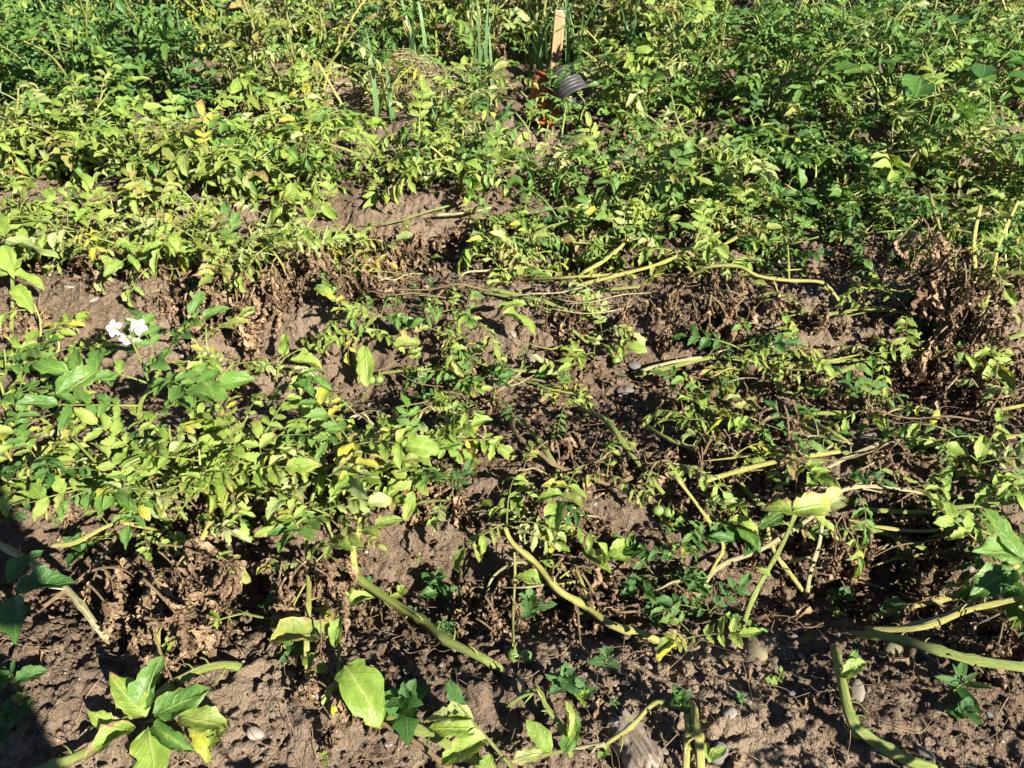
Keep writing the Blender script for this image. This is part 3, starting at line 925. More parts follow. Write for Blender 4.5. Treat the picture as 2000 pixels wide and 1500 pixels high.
plant('thick bare green potato stem curving to the bottom right corner', (1635, 1265), seed=12,
      stems=[('green', 6.5, 8.5, [(1628, 1265, .01), (1640, 1310, .03), (1648, 1350, .035), (1662, 1400, .035), (1700, 1442, .03), (1768, 1480, .03), (1850, 1515, .02)])],
      blades=[(1648, 1325, .04, 30, 25, .045, 'lime', 'fresh'), (1660, 1315, .04, 60, 15, .04, 'green', 'fresh')], dead=[(1640, 1330, .03, 1, .4)])
plant('bundle of thick potato stems fanning towards the right edge above shaded furrow', (1670, 1240), seed=13, tangle=4,
      stems=[('green', 7.0, 8.0, [(1662, 1240, .01), (1740, 1246, .035), (1820, 1268, .05), (1900, 1290, .05), (2010, 1305, .05), (2080, 1310, .04)]),
             ('yellow', 5.2, 4.6, [(1690, 1230, .02), (1800, 1226, .045), (1890, 1192, .07), (1975, 1172, .09), (2060, 1150, .12)], dict(n=3, f0=.7, size=.6, mix='deep')),
             ('pale', 3.6, 2.8, [(1740, 1232, .03), (1860, 1196, .06), (1945, 1142, .10), (1965, 1110, .12)]),
             ('yellow', 5.8, 5.0, [(1700, 1206, .02), (1790, 1180, .04), (1860, 1164, .06), (1945, 1130, .10), (1990, 1100, .13)], dict(n=4, f0=.75, size=.85, mix='lush', wilt=.1))],
      blades=[(1990, 1075, .14, 195, 20, .11, 'green', 'fresh', 2), (1985, 1110, .13, 205, -10, .10, 'green', 'fresh', 9), (1975, 1120, .12, -105, -30, .09, 'green', 'fresh', 5), (2000, 1090, .14, 120, 25, .10, 'lush' and 'green', 'fresh', 1),
              (1990, 1185, .08, -20, -20, .07, 'pale', 'wilt'), (2000, 1130, .13, -60, -10, .09, 'green', 'fresh')],
      dead=[(1980, 1215, .06, 4, .7), (1840, 1160, .06, 2, .6)])
# --- right half, middle distance
plant('potato plant of crossing pale stalks with broad light leaf on top, right of centre', (1590, 1180), seed=14, tangle=7,
      stems=[('green', 4.6, 3.6, [(1447, 1238, .0), (1468, 1172, .05), (1500, 1112, .09), (1530, 1058, .13), (1552, 1005, .17)]),
             ('pale', 4.6, 3.6, [(1580, 1172, .0), (1582, 1120, .05), (1600, 1060, .09), (1608, 1000, .13)], dict(dead=2, size=.7)),
             ('yellow', 4.8, 3.6, [(1602, 1168, .0), (1545, 1122, .04), (1512, 1075, .07), (1500, 1020, .10), (1520, 965, .13)]),
             ('pale', 4.6, 3.0, [(1352, 1162, .005), (1400, 1110, .045), (1480, 1076, .075), (1540, 1040, .10), (1605, 995, .13), (1640, 960, .14), (1700, 950, .13), (1800, 962, .10)], dict(dead=2, size=.6)),
             ('yellow', 3.6, 3.0, [(1362, 1158, .005), (1395, 1105, .05), (1412, 1063, .075), (1372, 1000, .10), (1318, 928, .12)], dict(n=4, f0=.5, size=.45, mix='lime'))],
      blades=[(1548, 1000, .19, 10, 10, .080, 'lime', 'fresh', 3), (1560, 1000, .19, 170, 0, .065, 'lime', 'fresh', 6), (1600, 1000, .18, 35, 5, .08, 'pale', 'fresh', 8), (1590, 1005, .18, -40, -20, .06, 'lime', 'wilt'),
              (1530, 1005, .17, 200, -15, .05, 'green', 'fresh'), (1505, 1125, .09, 150, 20, .03, 'lime', 'fresh'), (1408, 1000, .11, 20, 10, .055, 'lime', 'fresh'), (1420, 1020, .11, -20, 5, .06, 'lime', 'fresh'), (1440, 1030, .10, -60, 0, .06, 'green', 'fresh')],
      dead=[(1600, 1020, .14, 3, .6), (1500, 1040, .1, 2, .6), (1660, 1000, .1, 3, .7)])
plant('dark green potato shoot with clean fresh leaves in the furrow right of centre', (1300, 1180), seed=15,
      shoots=[(1280, 1130, .06, 4, .42, 'dark', .0), (1330, 1095, .07, 3, .36, 'dark', .0), (1385, 1195, .05, 4, .42, 'dark', .0), (1300, 1060, .06, 2, .32, 'deep', 0)])
plant('potato plant with sunlit yellow-green stem arched low across the right-hand furrow', (1340, 920), seed=16, tangle=8,
      stems=[('yellow', 5.6, 5.0, [(1322, 890, .0), (1345, 920, .03), (1378, 936, .045), (1400, 932, .05), (1480, 910, .06), (1560, 894, .06), (1640, 882, .06)], dict(dead=4, size=.7)),
             ('pale', 3.6, 2.8, [(1508, 913, .05), (1540, 930, .03), (1560, 945, .005)]),
             ('yellow', 2.6, 2.2, [(1560, 897, .06), (1555, 925, .03), (1530, 970, .005)]),
             ('green', 5.4, 4.4, [(1530, 1015, .02), (1470, 970, .02), (1400, 900, .03), (1290, 850, .03), (1250, 820, .02)])],
      shoots=[(1340, 820, .08, 3, .4, 'lime', .6)], dead=[(1400, 960, .06, 4, .7), (1380, 870, .06, 3, .6), (1300, 900, .05, 3, .6)],
      berries=[(1285, 997, .018, .011), (1306, 1000, .018, .011)])
plant('potato plant with two long bare stems trailing down the centre ridge', (1140, 800), seed=17, tangle=7,
      stems=[('green', 5.8, 5.2, [(1132, 798, .01), (1160, 808, .035), (1192, 832, .045), (1222, 872, .04), (1258, 918, .035), (1295, 965, .02)], dict(n=2, f0=.85, size=.4, mix='ill')),
             ('brown', 4.8, 3.8, [(1000, 805, .02), (1006, 845, .045), (1060, 890, .045), (1092, 912, .04), (1150, 932, .035), (1196, 946, .035), (1235, 932, .03)]),
             ('green', 5.0, 4.4, [(1022, 822, .02), (1060, 872, .03), (1090, 915, .03), (1118, 950, .01)]),
             ('pale', 2.4, 1.6, [(1125, 1030, .03), (1122, 990, .05), (1100, 1020, .05), (1092, 1035, .04)])],
      shoots=[(1185, 930, .05, 3, .4, 'ill', .6), (1100, 800, .06, 2, .35, 'lime', .5)],
      dead=[(1100, 850, .05, 5, .7), (1200, 880, .05, 4, .7), (1120, 1000, .05, 4, .7), (1060, 960, .04, 3, .6)])
plant('low potato stem lying across the middle with leafy tufts and a short dry stalk', (920, 706), seed=18, tangle=6,
      stems=[('green', 4.8, 4.2, [(905, 700, .01), (930, 706, .035), (960, 716, .045), (985, 723, .05), (1050, 726, .05), (1095, 738, .03)]),
             ('green', 3.6, 3.2, [(738, 730, .02), (790, 724, .04), (840, 721, .045), (880, 714, .04), (910, 704, .03)], dict(n=2, f0=.1, f1=.5, size=.4, mix='lime')),
             ('pale', 3.0, 2.4, [(1017, 727, .05), (990, 750, .03), (965, 770, .01)]),
             ('green', 3.8, 2.8, [(905, 702, .01), (900, 672, .05), (893, 640, .09), (882, 600, .13)])],
      shoots=[(880, 600, .14, 3, .42, 'green', .1, (890, 630, .10)), (935, 640, .10, 3, .5, 'lime', .3, (900, 672, .05)), (860, 655, .09, 3, .5, 'lime', .4, (898, 665, .06)),
              (930, 740, .06, 4, .5, 'green', .2), (965, 780, .06, 3, .55, 'deep', .2), (1110, 740, .06, 4, .45, 'lime', .5), (1160, 690, .07, 3, .5, 'lime', .5), (1175, 650, .06, 2, .5, 'ill', .6)],
      blades=[(980, 615, .12, -25, -5, .095, 'lime', 'fresh', 4), (975, 608, .12, 20, 15, .07, 'lime', 'fresh', 6), (820, 672, .08, 190, 5, .065, 'blight', 'fresh')],
      dead=[(900, 690, .05, 3, .5), (940, 770, .03, 4, .6), (1180, 720, .04, 3, .5)], berries=[(1203, 704, .016, .010)])
plant('small bright potato shoot with drooping serrated leaf on the sunlit middle ridge', (700, 735), seed=19,
      stems=[('green', 3.4, 2.6, [(702, 742, .0), (690, 690, .05), (705, 650, .09), (735, 620, .12)])],
      shoots=[(745, 615, .12, 4, .5, 'lime', .3, (710, 645, .09)), (700, 640, .10, 4, .45, 'lime', .2, (700, 665, .07)), (660, 610, .10, 3, .5, 'green', .3, (690, 655, .08))],
      blades=[(712, 675, .08, -85, -35, .10, 'lime', 'fresh', 1), (780, 640, .10, -50, -30, .06, 'blight', 'wilt')],
      berries=[(725, 742, .015, .011), (741, 741, .015, .010)])
plant('leafy shoot of a few broad leaves drooping over bare middle ridge', (560, 745), seed=20,
      shoots=[(555, 700, .07, 3, .6, 'lime', .3, (540, 745, .02))], blades=[(565, 705, .07, -10, -5, .085, 'lime', 'fresh', 5), (555, 695, .08, 95, 30, .06, 'lime', 'fresh')])
plant('bundle of thick olive potato stems lying side by side across the middle ridge', (920, 558), seed=21, tangle=7,
      stems=[('green', 6.0, 5.0, [(905, 560, .0), (950, 566, .02), (985, 571, .03), (1060, 588, .035), (1105, 606, .035), (1185, 624, .03)]),
             ('green', 5.4, 4.4, [(930, 568, .01), (1000, 582, .025), (1080, 610, .025), (1150, 624, .02)]),
             ('green', 4.6, 4.0, [(1072, 600, .02), (1092, 622, .03), (1125, 650, .03), (1150, 668, .03), (1200, 680, .02)]),
             ('yellow', 4.6, 4.0, [(1028, 548, .01), (1110, 546, .03), (1195, 540, .04)]),
             ('pale', 3.4, 2.6, [(888, 553, .0), (905, 535, .03), (950, 528, .04), (1030, 518, .05)]),
             ('yellow', 5.0, 4.0, [(1125, 560, .02), (1200, 541, .05), (1300, 514, .08), (1360, 480, .12), (1405, 458, .15)], dict(n=4, f0=.6, size=.65, mix='lime', wilt=.6, dead=2)),
             ('yellow', 5.4, 4.2, [(1125, 542, .02), (1190, 500, .08), (1240, 450, .14), (1268, 405, .18)], dict(n=5, f0=.5, size=.7, mix='lime', wilt=.6, dead=2)),
             ('green', 4.4, 3.6, [(1110, 560, .02), (1170, 500, .07), (1215, 455, .13)], dict(n=3, f0=.6, size=.6, mix='green')),
             ('green', 4.6, 4.0, [(1130, 570, .02), (1190, 566, .03), (1250, 560, .04)])],
      dead=[(1150, 600, .04, 3, .6), (1080, 590, .05, 3, .5), (1230, 590, .06, 4, .7)])
plant('potato plant with low arched yellow-green stem and withered leaf fringe, right of the middle', (1340, 548), seed=22, tangle=9,
      stems=[('yellow', 5.2, 4.4, [(1335, 552, .01), (1375, 526, .06), (1440, 521, .08), (1480, 539, .075), (1540, 548, .07), (1608, 553, .06), (1640, 590, .03)], dict(dead=8, size=.8)),
             ('yellow', 2.6, 2.0, [(1510, 546, .07), (1520, 575, .03), (1532, 598, .004)]),
             ('yellow', 2.6, 2.0, [(1605, 553, .06), (1625, 580, .03), (1640, 602, .004)]),
             ('green', 3.2, 2.4, [(1541, 547, .07), (1540, 515, .10), (1538, 480, .13)]),
             ('green', 5.0, 4.0, [(1480, 575, .01), (1550, 610, .03), (1595, 617, .035), (1630, 612, .04), (1680, 601, .05), (1762, 545, .09)]),
             ('pale', 3.0, 2.4, [(1598, 618, .03), (1590, 640, .02), (1575, 660, .004)])],
      dead=[(1400, 560, .09, 6, .85), (1350, 570, .07, 4, .8), (1460, 590, .06, 4, .8), (1620, 590, .06, 3, .8), (1560, 570, .07, 3, .7)])
plant('long bundle of half-bare potato stems stretched level across the right side', (1400, 705), seed=23, tangle=16,
      stems=[('green', 5.6, 4.4, [(1240, 735, .02), (1330, 712, .03), (1400, 698, .04), (1480, 706, .05), (1560, 710, .055), (1640, 706, .06)]),
             ('green', 6.2, 5.0, [(1525, 772, .01), (1600, 746, .04), (1680, 712, .06), (1800, 700, .07), (1900, 684, .09), (2010, 648, .12)], dict(dead=5, size=.7)),
             ('pale', 4.6, 3.6, [(1250, 725, .03), (1310, 708, .045), (1370, 698, .04)]),
             ('green', 5.2, 4.4, [(1560, 695, .02), (1660, 705, .04), (1740, 690, .06), (1800, 650, .10)]),
             ('green', 4.6, 4.2, [(1500, 815, .01), (1560, 806, .03), (1610, 808, .04), (1692, 802, .03)]),
             ('green', 5.2, 4.4, [(1532, 812, .02), (1600, 852, .03), (1645, 882, .03), (1700, 905, .03), (1780, 940, .03), (1880, 975, .02)]),
             ('yellow', 4.6, 3.8, [(1570, 822, .02), (1620, 842, .03), (1665, 870, .025)]),
             ('pale', 4.0, 3.2, [(1590, 930, .02), (1650, 895, .05), (1720, 865, .08)]),
             ('yellow', 3.6, 2.6, [(1528, 770, .03), (1516, 740, .07), (1490, 705, .11)], dict(n=4, f0=.5, size=.45, mix='lime'))],
      shoots=[(1520, 690, .10, 4, .45, 'lime', .4), (1560, 690, .09, 3, .42, 'green', .2), (1440, 680, .07, 3, .6, 'deep', .3), (1380, 770, .05, 3, .45, 'green', .4), (1700, 690, .09, 4, .5, 'ill', .7), (1690, 800, .08, 4, .5, 'deep', .4),
              (1400, 830, .06, 3, .45, 'ill', .5), (1490, 830, .07, 4, .45, 'lime', .4), (1560, 870, .05, 4, .45, 'dark', 0), (1640, 770, .08, 3, .4, 'green', .5)],
      dead=[(1520, 800, .08, 5, .8), (1400, 850, .06, 6, .7), (1700, 760, .07, 5, .7), (1460, 760, .05, 4, .6), (1620, 720, .06, 4, .6), (1740, 880, .06, 7, .8), (1330, 770, .04, 4, .6), (1580, 930, .06, 6, .8)],
      berries=[(1890, 858, .016, .0115)])
plant('tall yellow-stemmed potato plant hung with brown leaves at the right edge', (1895, 655), seed=24, tangle=9,
      stems=[('yellow', 6.2, 4.4, [(1888, 662, .0), (1898, 600, .08), (1905, 540, .14), (1902, 470, .20), (1915, 400, .26)], dict(n=5, f0=.4, size=.7, mix='ill', wilt=.7, dead=4)),
             ('yellow', 5.4, 3.6, [(1885, 655, .0), (1870, 570, .09), (1845, 480, .17), (1815, 370, .25)], dict(n=4, f0=.5, size=.7, mix='ill', wilt=.8, dead=5)),
             ('yellow', 5.0, 3.8, [(1905, 660, .0), (1935, 560, .10), (1950, 480, .17), (1985, 400, .23)], dict(n=5, f0=.4, size=.75, mix='green', wilt=.5, dead=3)),
             ('pale', 3.6, 2.6, [(1880, 700, .02), (1850, 640, .08), (1815, 590, .12)], dict(dead=4, size=.7)),
             ('brown', 2.6, 1.6, [(1850, 720, .05), (1880, 760, .04), (1893, 815, .004)])],
      shoots=[(1900, 640, .08, 3, .7, 'green', .2), (1770, 610, .09, 3, .6, 'ill', .8), (1870, 700, .05, 2, .5, 'lime', .4)],
      dead=[(1905, 500, .20, 3, .9), (1830, 440, .22, 3, .9), (1955, 520, .17, 3, .9), (1870, 540, .16, 2, .9), (1860, 620, .12, 4, .95), (1930, 600, .12, 4, .9), (1980, 690, .09, 4, .9), (1900, 740, .06, 4, .9), (1960, 780, .05, 3, .8), (1820, 700, .08, 3, .8)])
plant('pair of yellow bent potato stalks with shredded leaf pieces at the far right', (1925, 800), seed=25, tangle=5,
      stems=[('yellow', 4.6, 4.2, [(1912, 792, .02), (1935, 800, .03), (1970, 797, .035), (2040, 780, .04)]),
             ('yellow', 4.2, 4.0, [(1930, 852, .02), (1970, 854, .03), (2040, 845, .03)])],
      shoots=[(1910, 905, .06, 4, .6, 'lime', .2), (1945, 940, .05, 3, .5, 'green', .3), (1830, 900, .04, 3, .45, 'deep', .3), (1985, 960, .06, 4, .55, 'green', .2)],
      blades=[(1895, 890, .06, 170, 10, .07, 'lime', 'fresh'), (1910, 900, .07, 60, 30, .06, 'lime', 'fresh'), (1830, 800, .05, -90, -60, .06, 'yellow', 'wilt')],
      dead=[(1780, 960, .05, 4, .7)])
plant('tangle of dark bare potato stems in the shaded furrow near the right edge', (1750, 1050), seed=26, tangle=8,
      stems=[('green', 5.0, 4.4, [(1640, 1025, .03), (1720, 1040, .04), (1800, 1070, .04), (1830, 1090, .02)]),
             ('yellow', 3.8, 3.0, [(1650, 1015, .05), (1720, 1030, .06), (1800, 1038, .06), (1860, 1030, .06)]),
             ('green', 4.6, 4.0, [(1680, 995, .05), (1790, 1000, .06), (1880, 990, .07), (2010, 980, .08)]),
             ('brown', 2.6, 2.0, [(1800, 1010, .06), (1840, 1060, .04), (1850, 1075, .02)]),
             ('brown', 2.2, 1.6, [(1655, 1020, .06), (1648, 1100, .03), (1680, 1180, .004)]),
             ('green', 4.4, 4.0, [(1800, 990, .06), (1860, 1020, .05), (1960, 1050, .05)])],
      shoots=[(1900, 1040, .06, 4, .5, 'dark', .1), (1960, 1010, .07, 4, .55, 'deep', .2)], dead=[(1720, 1060, .05, 6, .7), (1850, 1000, .07, 5, .7), (1640, 1060, .06, 4, .6)])
# --- left half, middle distance
plant('potato plant with bent pale stalk beside berry pair under large yellowed leaf', (770, 900), seed=27, tangle=5,
      stems=[('pale', 4.6, 3.6, [(782, 908, .0), (757, 872, .04), (732, 835, .07), (708, 812, .08), (690, 815, .07)], dict(n=2, f0=.8, size=.5, mix='ill')),
             ('yellow', 5.6, 5.0, [(793, 836, .01), (820, 815, .04), (845, 795, .05), (862, 778, .05)]),
             ('green', 5.2, 4.6, [(768, 800, .02), (785, 830, .035), (802, 860, .03), (800, 880, .02)]),
             ('brown', 3.4, 2.6, [(798, 815, .02), (830, 840, .03), (860, 870, .01)])],
      shoots=[(690, 870, .14, 4, .65, 'lime', .2), (830, 870, .07, 4, .6, 'lime', .2), (900, 850, .06, 4, .5, 'lime', .3), (860, 910, .05, 3, .5, 'ill', .4), (880, 780, .06, 2, .4, 'green', .2)],
      blades=[(690, 865, .15, -95, -20, .10, 'yellow', 'fresh', 2), (720, 880, .13, -20, 5, .06, 'yellow', 'fresh'), (820, 880, .08, 10, 5, .085, 'green', 'fresh', 9), (880, 895, .06, -10, 0, .06, 'lime', 'fresh', 7), (905, 880, .05, -60, -30, .06, 'blight', 'wilt')],
      dead=[(890, 920, .05, 4, .8), (770, 930, .06, 4, .7), (725, 900, .08, 2, .6), (920, 760, .04, 3, .6)],
      berries=[(685, 938, .05, .0125), (704, 946, .05, .0125)])
r5 = random.Random(77)
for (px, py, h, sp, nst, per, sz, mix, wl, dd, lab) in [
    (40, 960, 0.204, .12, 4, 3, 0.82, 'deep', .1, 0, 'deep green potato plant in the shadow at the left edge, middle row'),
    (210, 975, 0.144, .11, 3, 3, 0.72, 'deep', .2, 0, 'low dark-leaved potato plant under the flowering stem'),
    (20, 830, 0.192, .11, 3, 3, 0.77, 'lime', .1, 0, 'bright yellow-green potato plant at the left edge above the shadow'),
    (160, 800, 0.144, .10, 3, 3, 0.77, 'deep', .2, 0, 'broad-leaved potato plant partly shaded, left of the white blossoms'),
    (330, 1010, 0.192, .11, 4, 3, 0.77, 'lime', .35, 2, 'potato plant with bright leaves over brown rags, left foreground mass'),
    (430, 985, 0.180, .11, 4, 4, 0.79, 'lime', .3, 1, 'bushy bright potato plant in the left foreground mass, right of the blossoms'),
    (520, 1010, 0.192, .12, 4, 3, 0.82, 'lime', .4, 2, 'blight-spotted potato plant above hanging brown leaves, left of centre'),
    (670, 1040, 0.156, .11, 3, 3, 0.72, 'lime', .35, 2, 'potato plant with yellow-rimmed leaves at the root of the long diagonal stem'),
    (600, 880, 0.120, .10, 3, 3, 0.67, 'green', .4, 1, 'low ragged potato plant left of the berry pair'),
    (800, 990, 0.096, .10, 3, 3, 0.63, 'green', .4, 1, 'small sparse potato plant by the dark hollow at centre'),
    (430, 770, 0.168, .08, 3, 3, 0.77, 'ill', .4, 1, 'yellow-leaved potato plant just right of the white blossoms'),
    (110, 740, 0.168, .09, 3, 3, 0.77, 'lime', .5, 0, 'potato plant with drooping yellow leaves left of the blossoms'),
    (600, 985, .17, .11, 4, 4, .78, 'lime', .3, 1, 'leafy potato plant right of the left foreground mass'),
    (115, 1000, .18, .12, 4, 4, .78, 'lime', .3, 1, 'yellowing potato plant left of the flowering one, in half shadow'),
    (380, 1000, .17, .11, 4, 4, .80, 'lime', .35, 1, 'bright potato plant below and right of the flowering stem'),
    # next row back, left
    (90, 530, .25, .14, 4, 5, .75, 'lime', .5, 2, 'half-withered potato plant above bare sunlit soil, far left'),
    (210, 535, .26, .15, 4, 5, .75, 'lime', .5, 2, 'potato plant with long pale leaning stalk over cracked soil, left'),
    (330, 545, .22, .15, 4, 5, .72, 'ill', .5, 3, 'wilting potato plant with brown rags over the cracked ridge'),
    (445, 590, .24, .14, 4, 5, .75, 'lime', .5, 3, 'upright wilting potato plant standing on the dry ridge, left of centre'),
    (560, 560, .22, .14, 4, 5, .72, 'lime', .5, 2, 'wilting potato plant with hanging dead leaves beside the bare dry patch'),
    (990, 500, .13, .14, 4, 5, .7, 'green', .5, 1, 'leafy potato plant right of the shaded hollow'),
    (1100, 500, .14, .14, 4, 5, .7, 'green', .4, 1, 'mid-green potato plant where the long yellow stems start'),
    (1240, 480, .15, .14, 4, 4, .7, 'green', .5, 2, 'potato plant behind the long yellow stems'),
    (1350, 500, .13, .13, 3, 4, .7, 'green', .5, 3, 'potato plant with curled grey-brown leaves right of the yellow stems'),
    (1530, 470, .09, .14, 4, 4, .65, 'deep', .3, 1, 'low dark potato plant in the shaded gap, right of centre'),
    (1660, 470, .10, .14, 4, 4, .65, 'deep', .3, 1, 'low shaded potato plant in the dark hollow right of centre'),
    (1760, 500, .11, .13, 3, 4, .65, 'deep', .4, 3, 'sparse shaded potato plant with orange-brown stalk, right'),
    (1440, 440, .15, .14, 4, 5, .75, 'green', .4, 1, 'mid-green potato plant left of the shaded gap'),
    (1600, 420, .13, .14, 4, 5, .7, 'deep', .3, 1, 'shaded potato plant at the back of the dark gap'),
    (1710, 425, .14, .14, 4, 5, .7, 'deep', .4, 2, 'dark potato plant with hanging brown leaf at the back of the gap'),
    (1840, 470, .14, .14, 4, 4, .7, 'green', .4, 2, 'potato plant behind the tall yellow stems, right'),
    (1470, 520, .09, .12, 3, 3, .65, 'deep', .4, 3, 'low potato plant among brown rags behind the arched stem'),
    (1960, 460, .17, .14, 4, 5, .75, 'green', .4, 1, 'bushy potato plant at the right edge behind the tall yellow stems'),
    (1990, 560, .17, .13, 4, 4, .7, 'green', .5, 3, 'potato plant with mixed green and brown leaves at the right margin'),
]:
    b = P(px, py)
    grow_plant(lab, NEARG, b, h, sp, nst, per, sz, mix, wl, True, dd + 1, r5, lean=(r5.uniform(-.2, .2), r5.uniform(-.3, .1)), f0=.5 if py < 620 and px < 700 else .3, rad=.0045)

r7 = random.Random(4)
for px, py, h, lab in [(1060, 268, .19, 'thin potato plant in front of the orange bucket, left of the two'), (1120, 262, .20, 'thin potato plant in front of the orange bucket, right of the two')]:
    q = P(px, py)
    grow_plant(lab, NEARG, q, h, .11, 4, 4, .62, 'green', .3, True, 0, r7, f0=.35, rad=.0035)
r6 = random.Random(88)
for x, y, h, lab in [(-.13, .20, .30, 'potato plant whose shadow falls beside the round pale pebble, bottom left'), (.08, .19, .31, 'potato plant whose shadow falls over the bottom edge left of centre'),
                     (.64, .20, .34, 'potato plant whose leafy shadow falls right of the parallel stems'), (.86, .20, .32, 'potato plant whose shadow falls over the bottom right soil'), (1.08, .24, .32, 'potato plant shading the bottom right corner')]:
    grow_plant(lab, NEARG, (x, y, gh(x, y)), h, .09, 3, 4, .8, 'green', .3, True, 0, r6, lean=(.1, -.12), f0=.45, rad=.005)

def flower_plant():
    r = random.Random(5)
    b = P(277, 893)
    root = thing('flowering_potato_plant', 'upright potato plant with white star blossoms and clean green leaves', 'potato plant', b, NEARG)
    _, path = add_stem(root, b, [P(277, 895, 0), P(276, 840, .07), P(274, 792, .12), P(296, 752, .16), P(318, 715, .19)], .0055, .0030, 'stem_green', 3)
    _, ped = add_stem(root, b, [P(290, 745, .165), P(275, 705, .20), P(258, 668, .235)], .0022, .0016, 'stem_green', 4, 6)
    for px, py, h, az, el, n, s in [(275, 792, .12, 215, 25, 1, 1.0), (285, 770, .14, 5, 20, 1, 1.0), (280, 830, .09, 20, 30, 1, .9), (296, 752, .16, 175, 25, 1, 1.05), (300, 745, .17, -30, 30, 1, .9),
                                    (305, 735, .175, 60, 40, 1, .8), (318, 715, .19, 40, 50, 1, .75), (316, 718, .19, 130, 40, 1, .7), (318, 712, .19, -60, 50, 1, .7), (277, 860, .05, 160, 20, 1, .6)]:
        add_leaf(root, b, P(px, py, h), dir_of(R(az), R(el)), s, 'fresh', 'leaf_green', r, True)
    # blossoms
    V, F, U = [], [], []
    n = 40
    for j, rr in enumerate((.08, .4, .7, 1.0)):
        for i in range(n):
            a = 2 * math.pi * i / n
            star = 1 - .36 * (abs(((a * 5 / (2 * math.pi)) % 1) - .5) * 2) ** 1.3 * (rr ** 2)
            V.append((rr * star * math.cos(a), rr * star * math.sin(a), .16 * rr * rr - .03 + .05 * math.cos(a * 5) * rr * rr)); U.append((rr, i / n))
    for j in range(3):
        for i in range(n):
            F.append((j * n + i, j * n + (i + 1) % n, (j + 1) * n + (i + 1) % n, (j + 1) * n + i)[::-1])
    pm = mesh_np('corolla', np.array(V), np.array(F), 'petal', np.array(U))
    V, F, U = tube_arrays(smooth_path([(0, 0, -.03), (0, 0, .2), (0, 0, .42)], 3), .17, .05, 8, ridge=.15)
    am = mesh_np('anther_cone', V, F, 'anther', U)
    for px, py, h, s, nd in [(226, 645, .245, .0175, (-.1, -.75, .6)), (271, 642, .25, .017, (.45, -.6, .6)), (248, 664, .235, .014, (.0, -.9, .0)), (258, 630, .26, .012, (.3, .4, .8)), (266, 664, .235, .0105, (.2, -.8, -.4))]:
        p = P(px, py, h)
        q = Vector(nd).to_track_quat('Z', 'Y').to_matrix().to_4x4()
        fo = link('blossom', pm, root, Matrix.Translation(p - b) @ q @ Matrix.Scale(s, 4))
        link('anther_cone', am, fo)
        add_stem(root, b, [ped[-1], ped[-1].lerp(p, .6) + Vector((0, 0, .008)), p - Vector(nd).normalized() * .002], .0011, .0009, 'stem_green', 1, 5, name='flower_stalk', node=0, ridge=0, sub=3)
flower_plant()
plant('potato plant with tall bare stem and bright top leaves at the left edge', (38, 722), seed=31,
      stems=[('green', 5.2, 4.2, [(42, 728, .0), (24, 665, .06), (26, 590, .12), (22, 520, .17), (12, 470, .20)])],
      blades=[(25, 540, .16, -15, -5, .085, 'lime', 'fresh', 4), (28, 560, .15, -45, -25, .085, 'lime', 'fresh', 2), (20, 535, .17, 170, 10, .08, 'lime', 'fresh', 7), (10, 470, .21, 0, -20, .12, 'pale', 'fresh', 9), (8, 462, .21, 120, 10, .1, 'lime', 'fresh', 1), (18, 530, .17, 60, 20, .06, 'lime', 'fresh'), (5, 480, .2, -60, -30, .09, 'lime', 'fresh')],
      dead=[(40, 590, .12, 3, .7)], berries=[(57, 475, .10, .012), (75, 476, .10, .012)])
plant('long straight pale potato stalks leaning over cracked soil, left of centre ridge', (85, 545), seed=32, tangle=6,
      stems=[('pale', 5.2, 3.8, [(82, 540, .0), (108, 505, .05), (145, 465, .11), (190, 412, .17), (212, 385, .2)], dict(n=3, f0=.7, size=.7, mix='lime')),
             ('pale', 4.0, 3.0, [(172, 540, .0), (200, 512, .05), (232, 498, .07), (330, 495, .07)]),
             ('yellow', 4.4, 3.2, [(248, 562, .0), (260, 525, .05), (300, 470, .11), (330, 455, .13)], dict(n=3, f0=.6, size=.6, mix='lime')),
             ('yellow', 3.4, 2.6, [(277, 418, .12), (279, 385, .15), (281, 360, .17)]),
             ('yellow', 3.4, 2.6, [(245, 390, .13), (300, 381, .14), (345, 380, .13)]),
             ('green', 4.4, 3.6, [(462, 665, .0), (445, 590, .06), (436, 520, .12), (425, 470, .16)], dict(n=3, f0=.6, size=.6, mix='lime', dead=3)),
             ('pale', 2.6, 2.2, [(330, 495, .07), (352, 540, .05), (358, 560, .03)])],
      dead=[(290, 560, .06, 3, .7), (380, 545, .10, 6, .95), (360, 600, .05, 3, .7), (250, 480, .08, 4, .8), (170, 500, .08, 3, .8), (480, 560, .10, 5, .9), (550, 520, .09, 4, .8)],
      berries=[(345, 570, .03, .0095), (348, 584, .022, .0095), (368, 572, .03, .0095), (288, 358, .16, .011)])
plant('withered potato plant with brown hanging leaves behind the bare dry patch', (600, 480), seed=33, tangle=7,
      stems=[('pale', 4.0, 3.0, [(600, 560, .0), (620, 500, .07), (640, 440, .13)], dict(dead=4, n=2, size=.7)),
             ('pale', 3.4, 2.8, [(655, 552, .01), (710, 556, .025), (760, 546, .03), (800, 540, .01)]),
             ('pale', 4.6, 3.6, [(850, 420, .05), (910, 416, .06), (960, 405, .07)]),
             ('yellow', 4.2, 3.4, [(620, 120, .30), (660, 190, .24), (690, 240, .18)])],
      dead=[(640, 520, .08, 6, .9), (700, 500, .08, 5, .8), (560, 470, .10, 5, .8), (900, 440, .06, 5, .7), (800, 460, .08, 5, .8), (1000, 430, .06, 4, .7)])

